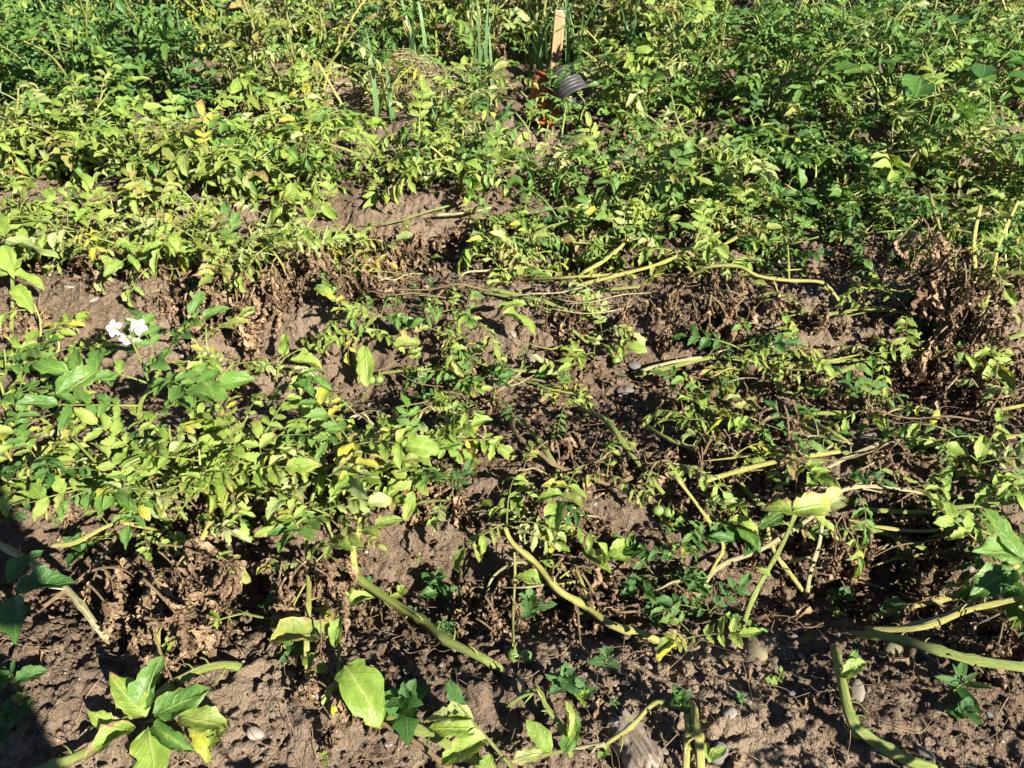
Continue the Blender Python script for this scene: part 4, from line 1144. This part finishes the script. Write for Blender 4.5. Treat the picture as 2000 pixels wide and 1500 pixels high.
# ------------------------------------------------------------------ fat-hen weeds and seedlings
_wm = {}
def weed(px, py, size, n, label, group=None, mat='leaf_weed', kind='weed', stemh=.04, seed=0, name='weed_seedling', cat='weed'):
    r = random.Random(seed * 13 + int(px) * 7 + int(py))
    b = P(px, py)
    b.z += .004
    root = thing(name, label, cat, b, group)
    top = Vector((r.uniform(-.3, .3) * stemh, r.uniform(-.3, .3) * stemh, stemh))
    _, path = add_stem(root, b, [b - Vector((0, 0, .02)), b + top * .5, b + top], .0016 * (size / .03), .0010 * (size / .03), 'stem_weed', 1, 5, node=0, ridge=0, sub=3)
    a = r.uniform(0, 6.28)
    for k in range(n):
        f = k / max(n - 1, 1)
        a += 2.4 + r.uniform(-.3, .3) if n > 4 else 6.283 / n
        p = path[int((.35 + .65 * f) * (len(path) - 1))]
        add_blade(root, b, p, dir_of(a, r.uniform(.1, .5) + .5 * f), size * (1.05 - .6 * f) * r.uniform(.8, 1.15), mat, r, kind, roll=r.uniform(-.3, .3))
    return root

for k, (px, py, s, n, h, mat, kind, lab) in enumerate([
    (858, 1165, .045, 7, .05, 'leaf_dark', 'fresh', 'young dark-green nightshade seedling in the shaded furrow above the diagonal stem'),
    (535, 1200, .038, 8, .05, 'leaf_weed', 'weed', 'blue-green fat-hen seedling in the shaded furrow left of the upright stem'),
    (585, 1290, .036, 7, .04, 'leaf_dark', 'weed', 'small fat-hen seedling just left of the upright stem base'),
    (1045, 1205, .050, 9, .07, 'leaf_weed', 'weed', 'fat-hen seedling behind the dangling berry stalk'),
    (880, 1240, .030, 8, .04, 'leaf_weed', 'weed', 'fat-hen seedling touching the diagonal ridged stem'),
    (795, 1395, .055, 10, .07, 'leaf_dark', 'weed', 'dark fat-hen seedling under the big drooping leaf'),
    (1100, 1345, .036, 10, .06, 'leaf_weed', 'weed', 'bushy fat-hen seedling on bare soil below the berries'),
    (1185, 1300, .034, 6, .04, 'leaf_weed', 'weed', 'small fat-hen seedling alone on sunlit soil'),
    (1135, 1365, .030, 4, .03, 'leaf_weed', 'weed', 'single-leaved seedling below the bushy fat-hen'),
    (1150, 1215, .030, 8, .05, 'leaf_weed', 'weed', 'fat-hen seedling under the bent yellow-green stem'),
    (1060, 760, .036, 7, .05, 'leaf_weed', 'weed', 'seedling on the shaded slope below the lying stem at centre'),
    (925, 515, .034, 8, .05, 'leaf_weed', 'weed', 'seedling in the shaded hollow behind the bare dry patch'),
    (1640, 1180, .030, 6, .03, 'leaf_dark', 'round', 'round-leaved seedling near the base of the pale stalks'),
    (1860, 1345, .050, 8, .03, 'leaf_dark', 'lance', 'narrow-leaved dark rosette weed in the bottom right shade'),
    (1740, 1210, .034, 7, .04, 'leaf_weed', 'round', 'seedling at the start of the fanned stem bundle'),
    (1330, 1385, .030, 7, .04, 'leaf_dark', 'weed', 'small dark seedling left of the parallel stem pair'),
    (690, 565, .03, 6, .05, 'leaf_weed', 'weed', 'seedling at the upper left of the bare dry patch'),
    (160, 1090, .05, 6, .06, 'leaf_dark', 'fresh', 'dark seedling in the left shadow below the pale arching stem'),
    (20, 1430, .06, 6, .03, 'leaf_dark', 'fresh', 'dark leaves of a weed in the bottom left corner shadow'),
    (30, 1345, .05, 5, .03, 'leaf_dark', 'fresh', 'dark weed at the left edge beside the straight shadow'),
    (985, 500, .03, 5, .05, 'leaf_weed', 'lance', 'thin-leaved seedling at the right rim of the shaded hollow'),
    (1880, 1400, .03, 7, .02, 'leaf_dark', 'round', 'tiny round-leaved weed in the dark bottom right soil'),
]):
    weed(px, py, s, n, lab, 'weeds among the potato stems', mat, kind, h, k)
rw = random.Random(90)
tiny = 0
while tiny < 46:
    px, py = rw.uniform(30, 1980), rw.uniform(520, 1490)
    if px < 700 and py < 1050: continue
    weed(px, py, rw.uniform(.012, .022), rw.randint(4, 7), 'tiny green seedling sprouting from the soil between potato stems', 'tiny seedlings dotted over the soil', rw.choice(('leaf_weed', 'leaf_lime', 'leaf_weed')), rw.choice(('weed', 'round')), rw.uniform(.012, .025), tiny)
    tiny += 1

def tall_weed(x, y, h, label, seed, mat='leaf_weed', size=.055, nbr=6):
    r = random.Random(seed)
    b = Vector((x, y, gh(x, y)))
    root = thing('fat_hen_plant', label, 'weed', b, 'tall fat-hen weeds in the back left corner')
    _, path = add_stem(root, b, [b, b + Vector((.01, 0, h * .5)), b + Vector((r.uniform(-.05, .05), r.uniform(-.04, .04), h))], .005, .002, 'stem_weed', 1, 6)
    a = 0
    def leafy(pth, n, s):
        nonlocal a
        for k in range(n):
            f = .15 + .85 * k / n
            a += 2.4
            add_blade(root, b, pth[int(f * (len(pth) - 1))], dir_of(a + r.uniform(-.3, .3), r.uniform(0, .7)), s * (1.1 - .55 * f) * r.uniform(.8, 1.2), mat, r, 'weed', roll=r.uniform(-.4, .4))
    leafy(path, 16, size)
    for k in range(nbr):
        f = .2 + .65 * k / nbr
        p = path[int(f * (len(path) - 1))]
        t = p + dir_of(k * 2.4, r.uniform(.5, .9)) * h * r.uniform(.25, .45)
        _, bp = add_stem(root, b, [p, p.lerp(t, .5) + Vector((0, 0, .01)), t], .0024, .0012, 'stem_weed', 1, 5, name='branch')
        leafy(bp, 11, size * .8)
for k, (px, py, h) in enumerate([(30, 40, .42), (110, 20, .45), (200, 60, .42), (60, 120, .40), (270, 30, .46), (160, 130, .36), (340, 80, .40), (700, 30, .38)]):
    q = P(px, py, h * .75)
    tall_weed(q.x, q.y, h, ['bushy blue-green fat-hen in the top left corner', 'tall fat-hen weed at the top edge near the left corner', 'fat-hen with dark gaps beneath, top left', 'fat-hen plant at the left edge below the corner',
              'tall fat-hen weed right of the top left clump', 'shorter fat-hen weed fronting the top left clump', 'fat-hen weed where the top left clump meets the potatoes', 'feathery weed by the blue-green grass, top centre-left'][k], 40 + k)

def broad_plant(px, py, h, label, seed):
    r = random.Random(seed)
    q = P(px, py, h)
    b = Vector((q.x, q.y, gh(q.x, q.y)))
    root = thing('broad_leaved_plant', label, 'plant', b, 'broad-leaved plants in the back right corner')
    for k in range(9):
        a = k * 2.4
        t = b + dir_of(a, 1.0) * h * r.uniform(.7, 1.05)
        _, pth = add_stem(root, b, [b, b.lerp(t, .5) + Vector((0, 0, .04)), t], .004, .0022, 'stem_green', 1, 6, name='leaf_stalk')
        add_blade(root, b, t, dir_of(a, r.uniform(-.5, .2)), r.uniform(.085, .125), 'leaf_dark' if k % 2 else 'leaf_green', r, 'round')
for k, (px, py) in enumerate([(1850, 20), (1950, 30), (1830, 60)]):
    broad_plant(px, py, .46, ['broad round-leaved dark plant at the top edge near the right corner', 'broad round-leaved dark plant in the top right corner', 'broad-leaved dark plant poking out of the potatoes, top right'][k], 60 + k)

# ------------------------------------------------------------------ grass
def grass_tuft(px, py, h, n, label, seed, spread=.08, mat='grass_blade', low=.0, w=.006):
    r = random.Random(seed)
    q = P(px, py, low)
    b = Vector((q.x, q.y, gh(q.x, q.y)))
    root = thing('grass_tuft', label, 'grass tuft', b, 'grass tufts along the back rows')
    for k in range(n):
        a = r.uniform(0, 6.28); hh = h * r.uniform(.55, 1.1)
        o = dir_of(r.uniform(0, 6.28), 0) * r.uniform(0, spread)
        bend = r.uniform(.1, .5)
        V, F, U = [], [], []
        m = 9
        ax = Vector((math.cos(a), math.sin(a), 0)); sd = Vector((-math.sin(a), math.cos(a), 0))
        tw = r.uniform(-1, 1)
        for j in range(m):
            f = j / (m - 1)
            c = o + Vector((0, 0, hh * (f - .35 * bend * f ** 3))) + ax * (hh * bend * f * f)
            ww = w * r.uniform(.9, 1.1) * (1 - f ** 2.2) + .0004
            s2 = (sd * math.cos(tw * f) + ax * math.sin(tw * f))
            for u in (-1, 0, 1):
                V.append((c + s2 * ww * u + Vector((0, 0, -.25 * ww * (u == 0))))[:]); U.append((.5 + .5 * u, f))
        for j in range(m - 1):
            for i in range(2):
                F.append((j * 3 + i, j * 3 + i + 1, j * 3 + i + 4, j * 3 + i + 3))
        link('blade', mesh_np('blade', np.array(V), np.array(F), mat, np.array(U), np.full(len(V), 0.0)), root)
for k, (px, py, h, n, sp, w, lab) in enumerate([
    (1545, 62, .44, 40, .12, .005, 'tall blue-green grass tuft in the dark gap at the top right of centre'),
    (1615, 66, .44, 36, .12, .005, 'right-hand half of the tall grass clump in the dark top gap'),
    (1495, 70, .40, 20, .08, .005, 'thinner grass tuft at the left of the dark top gap'),
    (1060, 120, .50, 10, .06, .007, 'broad grass blades rising just left of the wooden stake'),
    (1112, 110, .46, 9, .06, .007, 'grass blades just right of the wooden stake'),
    (810, 90, .45, 7, .05, .008, 'broad-bladed grass tuft behind the dry grass heap'),
    (935, 110, .42, 8, .07, .006, 'grass tuft midway between dry heap and stake'),
    (1230, 80, .46, 5, .05, .006, 'few tall grass blades right of the stake'),
    (660, 60, .40, 14, .08, .004, 'fine bluish grass tuft at the top, left of the dry heap'),
    (940, 230, .26, 10, .06, .005, 'low grass tuft among the potatoes left of the orange bucket'),
    (850, 190, .22, 12, .08, .005, 'pale grass tuft on the front of the dry heap'),
    (745, 170, .30, 5, .04, .009, 'wide grass blades leaning over the left end of the dry heap'),
]):
    grass_tuft(px, py, h, n, lab, 300 + k, sp, 'grass_blade', .12, w)

def dry_heap():
    r = random.Random(12)
    b = P(800, 165, .12)
    b.z = gh(b.x, b.y)
    items = []
    for k in range(900):
        a = r.uniform(0, 6.28); rad = r.random() ** .6
        x, y = .19 * rad * math.cos(a), .11 * rad * math.sin(a)
        z = .235 * (1 - rad ** 2) * r.uniform(.55, 1.0) + .01
        L = r.uniform(.06, .18); d = dir_of(r.uniform(0, 6.28), r.uniform(-.5, .35))
        p = Vector((x, y, z))
        mid = p + Vector((r.uniform(-.02, .02), r.uniform(-.02, .02), r.uniform(0, .025)))
        V, F, U = tube_arrays(smooth_path([p - d * L / 2, mid, p + d * L / 2], 3), r.uniform(.0009, .0022), .0007, 4, cap=False)
        items.append((V, F, U * np.array([0.3, .05]), None, r.random()))
    V, F, U, L = combine(items)
    me = mesh_np('dry_grass_heap', V, F, 'straw_blade', U, L)
    o = thing('dry_grass_heap', 'heap of cut dried grass among the potato plants, left of the stake', 'grass heap', b, data=me)
    o['kind'] = 'stuff'
dry_heap()

# ------------------------------------------------------------------ stake, tub and bucket
def box_arrays(sx, sy, sz, bev):
    import bmesh
    bm = bmesh.new()
    bmesh.ops.create_cube(bm, size=1.0)
    for v in bm.verts: v.co = Vector((v.co.x * sx, v.co.y * sy, (v.co.z + .5) * sz))
    bmesh.ops.bevel(bm, geom=bm.edges[:], offset=bev, segments=2, affect='EDGES')
    me = bpy.data.meshes.new('board'); bm.to_mesh(me); bm.free()
    return me
def stake():
    q = P(1080, 118, .20)
    b = Vector((q.x, q.y, gh(q.x, q.y)))
    top = b.z
    root = thing('wooden_stake', 'flat pale wooden stake sticking up out of the potato rows', 'stake', b)
    tgt = Vector((0, 0, 1))
    # height so that the top shows at photo row 22
    for hh in np.arange(.2, .8, .005):
        if pix(b + Vector((.012, 0, hh)))[1] < 22: break
    me = box_arrays(.040, .016, float(hh) + .1, .0012); me.materials.append(M['stake_wood'])
    rot = Matrix.Rotation(R(3.2), 4, 'Y') @ Matrix.Rotation(R(8), 4, 'Z')
    link('board', me, root, rot @ Matrix.Translation((0, 0, -.1)))
    cap = box_arrays(.0372, .0132, .0012, .0003); cap.materials.append(M['stake_end'])
    link('sawn_end', cap, root, rot @ Matrix.Translation((0, 0, float(hh) + .0003)))
stake()

def lathe(profile, n=40):
    V, U, F = [], [], []
    for j, (rr, z) in enumerate(profile):
        for i in range(n):
            a = 2 * math.pi * i / n
            V.append((rr * math.cos(a), rr * math.sin(a), z)); U.append((i / n, j / len(profile)))
    for j in range(len(profile) - 1):
        for i in range(n):
            F.append((j * n + i, j * n + (i + 1) % n, (j + 1) * n + (i + 1) % n, (j + 1) * n + i))
    return np.array(V), np.array(F), np.array(U)
def tub():
    p = P(1106, 130, .245)
    prof = [(.001, 0), (.062, 0)]
    for k in range(7):
        z = .01 + k * .019
        prof += [(.066 + k * .003, z), (.069 + k * .003, z + .004), (.069 + k * .003, z + .011), (.066 + k * .003, z + .015)]
    prof += [(.095, .150), (.098, .152), (.098, .162), (.094, .163), (.088, .155), (.062, .012), (.001, .010)]
    V, F, U = lathe(prof)
    me = mesh_np('wall', V, F, 'grey_plastic', U)
    root = thing('plant_tub', 'dark grey ribbed plastic tub tipped over on the orange bucket below the stake', 'plant tub', p - Vector((0, 0, .05)))
    rot = Vector((.42, -.62, -.60)).to_track_quat('Z', 'Y').to_matrix().to_4x4() @ Matrix.Scale(.66, 4)
    link('wall', me, root, rot @ Matrix.Translation((0, 0, -.06)))
    V, F, U = lathe([(.096, .158), (.101, .158), (.102, .163), (.101, .168), (.096, .168), (.0945, .163), (.096, .158)])
    link('rim', mesh_np('rim', V, F, 'grey_plastic', U), root, rot @ Matrix.Translation((0, 0, -.06)))
tub()
def bucket():
    p = P(1050, 212, .06)
    p.z = gh(p.x, p.y) + .01
    root = thing('orange_bucket', 'orange plastic bucket half hidden among potato leaves below the grey tub', 'bucket', p)
    prof = [(.001, 0), (.058, 0), (.060, .004), (.072, .100), (.0755, .1005), (.0755, .106), (.0735, .107), (.084, .165), (.0815, .165), (.057, .006), (.001, .005)]
    V, F, U = lathe(prof)
    rot = Matrix.Rotation(R(26), 4, 'Y') @ Matrix.Rotation(R(-20), 4, 'X')
    m = Matrix.Translation((0, 0, .0)) @ rot @ Matrix.Scale(.92, 4)
    link('wall', mesh_np('wall', V, F, 'orange_plastic', U), root, m)
    V, F, U = lathe([(.083, .160), (.088, .160), (.0895, .165), (.088, .170), (.0825, .170), (.081, .165), (.083, .160)])
    link('rim', mesh_np('rim', V, F, 'orange_plastic', U), root, m)
    path = [Vector((.088 * math.cos(a), .088 * math.sin(a) * .25 - .09 * math.sin(a), .155 - .02 * math.sin(a))) for a in np.linspace(0, math.pi, 15)]
    V, F, U = tube_arrays(path, .0022, .0022, 6)
    link('handle', mesh_np('handle', V, F, 'stone_grey', U), root, m)
bucket()

# ------------------------------------------------------------------ stones and wood
def stone_mesh(seed, flat=.6, rough=.18, sub=2):
    import bmesh
    r = random.Random(seed)
    bm = bmesh.new(); bmesh.ops.create_icosphere(bm, subdivisions=sub, radius=1.0)
    k = [(dir_of(r.uniform(0, 6.28), r.uniform(-1.2, 1.2)), r.uniform(.55, .9)) for _ in range(9)]
    ax = (r.uniform(.8, 1.2), r.uniform(.65, 1.0), flat)
    for v in bm.verts:
        c = v.co.copy()
        for d, t in k:
            s = c.dot(d)
            if s > t: c -= d * (s - t) * .8
        c *= 1 + r.uniform(-rough, rough) * .25
        v.co = Vector((c.x * ax[0], c.y * ax[1], c.z * ax[2]))
    me = bpy.data.meshes.new('stone'); bm.to_mesh(me); bm.free()
    for p in me.polygons: p.use_smooth = True
    return me
SM = [stone_mesh(800 + i, .45 + .05 * (i % 5)) for i in range(10)]
_st = {}
def stone(px, py, rad, mat, label, group=None, i=None, name='stone', cat='stone', squash=(1, 1, 1), rz=None, lift=.05):
    i = rng.randrange(10) if i is None else i
    if (i, mat) not in _st:
        me = SM[i].copy(); me.materials.append(M[mat]); _st[(i, mat)] = me
    p = P(px, py)
    p.z += rad * lift + .006
    o = thing(name, label, cat, p, group, _st[(i, mat)])
    o.rotation_euler = (rng.uniform(-.3, .3), rng.uniform(-.3, .3), rng.uniform(0, 6.28) if rz is None else rz)
    o.scale = (rad * squash[0], rad * squash[1], rad * squash[2])
    return o
for px, py, rad, mat, lab, i, sq in [
    (500, 1437, .017, 'stone_pale', 'round pale pebble alone on the bottom left soil', 2, (.9, 1.1, .8)),
    (1474, 1278, .021, 'stone_moss', 'rounded yellowish stone on the sunlit soil, left of its paler twin', 4, (1, 1.1, .9)),
    (1497, 1265, .020, 'stone', 'upright pale stone leaning against the yellowish one', 7, (.75, 1.2, 1.1)),
    (1742, 1270, .022, 'stone_moss', 'olive-tinged stone below the fanned stem bundle', 1, (1.1, 1, .7)),
    (1185, 1116, .024, 'stone', 'brown lumpy stone in the centre furrow', 5, (1.1, .9, .8)),
    (1172, 1128, .012, 'stone_grey', 'small grey stone beside the brown furrow stone', 3, (1, 1, .8)),
    (1009, 1347, .014, 'stone_pale', 'pale pebble below the dangling berries', 6, (1, 1.1, .8)),
    (1422, 1398, .013, 'stone_pale', 'flat pale pebble on sunlit soil right of the parallel stems', 8, (.8, 1.2, .5)),
    (1400, 1475, .018, 'stone_grey', 'grey angular stone at the bottom edge beside the parallel stems', 9, (1, 1.3, .6)),
    (1802, 1476, .017, 'stone_grey', 'oval grey pebble in the bottom right shade', 2, (.8, 1.2, .7)),
    (762, 1457, .009, 'stone_pale', 'bright white pebble in the bottom shadow', 0, (1, 1, .8)),
    (1670, 1355, .022, 'stone', 'jagged pale stone right of the curved bottom stem', 3, (1.2, .8, .6)),
    (1000, 655, .013, 'stone_pale', 'pale stone on the shaded slope below the drooping centre leaf', 4, (1.3, .8, .7)),
    (1035, 703, .018, 'stone', 'broad pale stone just above the lying centre stem', 1, (1.4, .8, .6)),
    (765, 674, .015, 'stone', 'rounded stone on the sunlit middle ridge', 6, (1.2, 1, .7)),
    (1238, 718, .020, 'stone_grey', 'grey stone tucked among the stem bundle right of centre', 5, (1.2, .9, .8)),
    (1220, 765, .020, 'stone_grey', 'rough stone on the slope below the grey one', 8, (1.2, .9, .8)),
    (1408, 890, .026, 'stone_grey', 'tall bluish grey stone behind the arched stem, right', 7, (.8, 1.3, 1)),
    (1695, 860, .020, 'stone', 'brown stone under the crossing stems, right', 9, (1.2, .9, .8)),
    (1895, 1112, .014, 'stone', 'tan stone lit in the dark right-hand furrow', 0, (1, 1, .9)),
    (185, 590, .016, 'stone_pale', 'pale stone on the cracked ridge behind the blossoms', 3, (1.3, .9, .6)),
    (137, 565, .012, 'stone_pale', 'small pale stone left on the cracked ridge', 4, (1.4, .8, .5)),
    (255, 565, .024, 'stone', 'large buff stone beneath the leaning stalks, left', 5, (1, 1, .9)),
    (1515, 515, .022, 'stone_pale', 'whitish stone among dead leaves behind the arched stem, right', 2, (.8, 1, 1)),
    (1440, 510, .018, 'stone', 'tan stone just above the arched yellow-green stem', 6, (1.3, .8, .8)),
    (210, 690, .014, 'stone_grey', 'grey stone in the shade under the blossoms', 9, (1, 1, .7)),
    (375, 825, .020, 'stone_grey', 'bluish stone in the shade right of the flowering stem', 1, (.8, 1.2, .8)),
]:
    stone(px, py, rad, mat, lab, None, i, squash=sq)
rs = random.Random(31)
for k in range(120):
    px, py = rs.uniform(20, 1990), 520 + 970 * rs.random() ** .8
    stone(px, py, rs.uniform(.0035, .0085), rs.choice(('stone_pale', 'stone', 'stone', 'stone_grey')), 'tiny pebble half sunk in the crumbly soil', 'tiny pebbles scattered over the soil', name='pebble', cat='pebble', squash=(1, rs.uniform(.7, 1), rs.uniform(.5, .8)))

def wood_chunk():
    import bmesh
    r = random.Random(9)
    bm = bmesh.new()
    bmesh.ops.create_grid(bm, x_segments=14, y_segments=22, size=1.0)
    top = list(bm.verts)
    for v in top:
        u, w = v.co.x, v.co.y
        edge = 1 + .10 * math.sin(w * 7) + .06 * math.sin(w * 17 + 2)
        x = u * .027 * edge
        y = w * .040 + (.007 * math.sin(u * 9) + .005 * math.sin(u * 23 + 1)) * (abs(w) ** 3)
        z = .020 * math.sqrt(max(0, 1 - abs(u) ** 2.6 * .97)) + .0016 * math.sin(u * 26 + .6 * math.sin(w * 5)) + r.uniform(-.0005, .0005)
        v.co = Vector((x, y, z))
    ex = bmesh.ops.extrude_face_region(bm, geom=bm.faces[:])
    for v in ex['geom']:
        if isinstance(v, bmesh.types.BMVert): v.co.z = -.014 + .2 * (v.co.z - .02)
    bmesh.ops.recalc_face_normals(bm, faces=bm.faces)
    me = bpy.data.meshes.new('wood_chunk'); bm.to_mesh(me); bm.free()
    for p in me.polygons: p.use_smooth = True
    me.materials.append(M['weathered_wood'])
    p = P(1237, 1452); p.z += .004
    o = thing('wood_chunk', 'split chunk of weathered grey wood on the soil at the bottom', 'wood chunk', p, data=me)
    o.rotation_euler = (R(-8), R(6), R(22))
wood_chunk()
def splinter(px, py, L, az, label):
    p = P(px, py); p.z += .008
    me = box_arrays(L, .008, .004, .0012)
    r = random.Random(int(px))
    for v in me.vertices:
        f = v.co.x / L
        v.co.y *= 1 - .5 * f; v.co.z += .003 * math.sin(f * 4)
    me.materials.append(M['weathered_wood'])
    o = thing('wood_splinter', label, 'wood splinter', p, data=me); o.rotation_euler = (0, R(5), R(az))
splinter(1450, 1372, .055, -42, 'flat pale wood splinter on sunlit soil right of the parallel stems')
splinter(857, 678, .060, 62, 'whitish dry splinter leaning by the centre shoot')
splinter(1020, 1205, .050, 60, 'dry pale stalk piece behind the berry stalk')

# ------------------------------------------------------------------ crumbs, dead leaf litter, fibres (nobody could count these)
def soil_z(x, y):
    return gh(x, y)
def scatter_stuff():
    r = random.Random(55)
    import bmesh
    bm = bmesh.new(); bmesh.ops.create_icosphere(bm, subdivisions=2, radius=1.0)
    ico_v = np.array([v.co[:] for v in bm.verts]); ico_f = np.array([[v.index for v in f.verts] for f in bm.faces]); bm.free()
    bm = bmesh.new(); bmesh.ops.create_icosphere(bm, subdivisions=1, radius=1.0)
    lo_v = np.array([v.co[:] for v in bm.verts]); lo_f = np.array([[v.index for v in f.verts] for f in bm.faces]); bm.free()
    def clods(n, rmin, rmax, bv, bf, name, label):
        Vs, Fs, c = [], [], 0
        for k in range(n):
            y = .35 + 2.0 * r.random() ** 1.2
            x = r.uniform(-1, 1) * (.62 * math.hypot(y, 1.0) + .12)
            rad = rmin + (rmax - rmin) * r.random() ** 2.6
            noise = npr.uniform(.5, 1.25, (len(bv), 1))
            V = bv * noise * np.array([r.uniform(.8, 1.2), r.uniform(.8, 1.2), r.uniform(.6, .9)]) * rad
            a = r.uniform(0, 6.28); ca, sa = math.cos(a), math.sin(a)
            V = np.stack([V[:, 0] * ca - V[:, 1] * sa + x, V[:, 0] * sa + V[:, 1] * ca + y, V[:, 2] + gh(x, y) + rad * .2 + r.uniform(-.004, .006)], 1)
            Vs.append(V); Fs.append(bf + c); c += len(V)
        me = mesh_np(name, np.concatenate(Vs), np.concatenate(Fs), 'soil', smooth=False)
        o = thing(name, label, 'soil', data=me, kind='stuff')
    clods(3400, .003, .012, ico_v, ico_f, 'soil_clods', 'crumbly brown soil clods scattered over the ridges')
    clods(13000, .0016, .0055, lo_v, lo_f, 'soil_crumbs', 'fine brown soil crumbs strewn over the ridges')
    # withered leaf litter
    items = []
    for k in range(2200):
        y = .45 + 2.3 * r.random()
        x = r.uniform(-1, 1) * (.62 * math.hypot(y, 1.0) + .1)
        if y < .78 and r.random() < .75: continue
        if r.random() < .5:      # more of it to the right, as in the photograph
            x = abs(x)
        V, F, U = LEAFLET_LO['dead'][r.randrange(16)]
        s = r.uniform(.014, .045)
        m = Matrix.Translation((x, y, gh(x, y) + r.uniform(.004, .022))) @ Matrix.Rotation(r.uniform(0, 6.28), 4, 'Z') @ Matrix.Rotation(r.uniform(-.5, .5), 4, 'X') @ Matrix.Rotation(r.uniform(-.5, .5), 4, 'Y') @ Matrix.Scale(s, 4)
        items.append((V, F, U, m, r.random()))
    V, F, U, L = combine(items)
    thing('leaf_litter', 'withered brown potato leaf litter lying on the soil', 'leaf litter', data=mesh_np('leaf_litter', V, F, 'leaf_dry', U, L), kind='stuff')
    # root fibres and straws
    items = []
    for k in range(1000):
        y = .4 + 2.0 * r.random()
        x = r.uniform(-1, 1) * (.62 * math.hypot(y, 1.0) + .1)
        L = r.uniform(.02, .12); a = r.uniform(0, 6.28)
        pts = []
        for j in range(4):
            f = j / 3 - .5
            xx, yy = x + math.cos(a) * L * f + r.uniform(-.12, .12) * L, y + math.sin(a) * L * f + r.uniform(-.12, .12) * L
            pts.append(Vector((xx, yy, gh(xx, yy) + .008 + r.uniform(0, .022))))
        V, F, U = tube_arrays(smooth_path(pts, 3), r.uniform(.0003, .0008), .0003, 4, cap=False)
        items.append((V, F, U, None, 0))
    V, F, U, L = combine(items)
    thing('root_fibres', 'thin dry root fibres and straw wisps on the soil', 'dry fibres', data=mesh_np('root_fibres', V, F, 'fibre', U), kind='stuff')
scatter_stuff()

# ------------------------------------------------------------------ the person taking the photograph (casts the shadow along the left side)
def person():
    me = bpy.data.meshes.new('body')
    J = dict(pel=(0, 0, .84), wai=(0, .0, .98), che=(0, .02, 1.20), nek=(0, .03, 1.36), hed=(0, .08, 1.44), top=(0, .08, 1.60))
    vs = [J['pel'], J['wai'], J['che'], J['nek'], J['hed'], J['top']]
    rad = [(.15, .11), (.145, .10), (.17, .115), (.055, .055), (.085, .095), (.07, .08)]
    es = [(0, 1), (1, 2), (2, 3), (3, 4), (4, 5)]
    for s in (-1, 1):
        n = len(vs)
        vs += [(s * .18, .02, 1.30), (s * .24, .02, 1.06), (s * .10, .22, 1.16), (s * .06, .27, 1.19)]
        rad += [(.06, .06), (.045, .045), (.035, .035), (.03, .03)]
        es += [(2, n), (n, n + 1), (n + 1, n + 2), (n + 2, n + 3)]
        n = len(vs)
        vs += [(s * .10, 0, .78), (s * .12, .01, .44), (s * .13, -.03, .10), (s * .14, .10, .05)]
        rad += [(.09, .09), (.06, .06), (.045, .045), (.04, .035)]
        es += [(0, n), (n, n + 1), (n + 1, n + 2), (n + 2, n + 3)]
    me.from_pydata(vs, es, [])
    me.materials.append(M['dark_cloth'])
    o = thing('person', 'person in dark clothes standing behind the camera, casting shadow along the left', 'person', (-.015, -.42, gh(-.015, -.42)), data=me)
    sk = o.modifiers.new('Skin', 'SKIN')
    for v, rr in zip(me.skin_vertices[0].data, rad): v.radius = rr
    me.skin_vertices[0].data[0].use_root = True
    sub = o.modifiers.new('Subdivision', 'SUBSURF'); sub.levels = 2; sub.render_levels = 2
person()
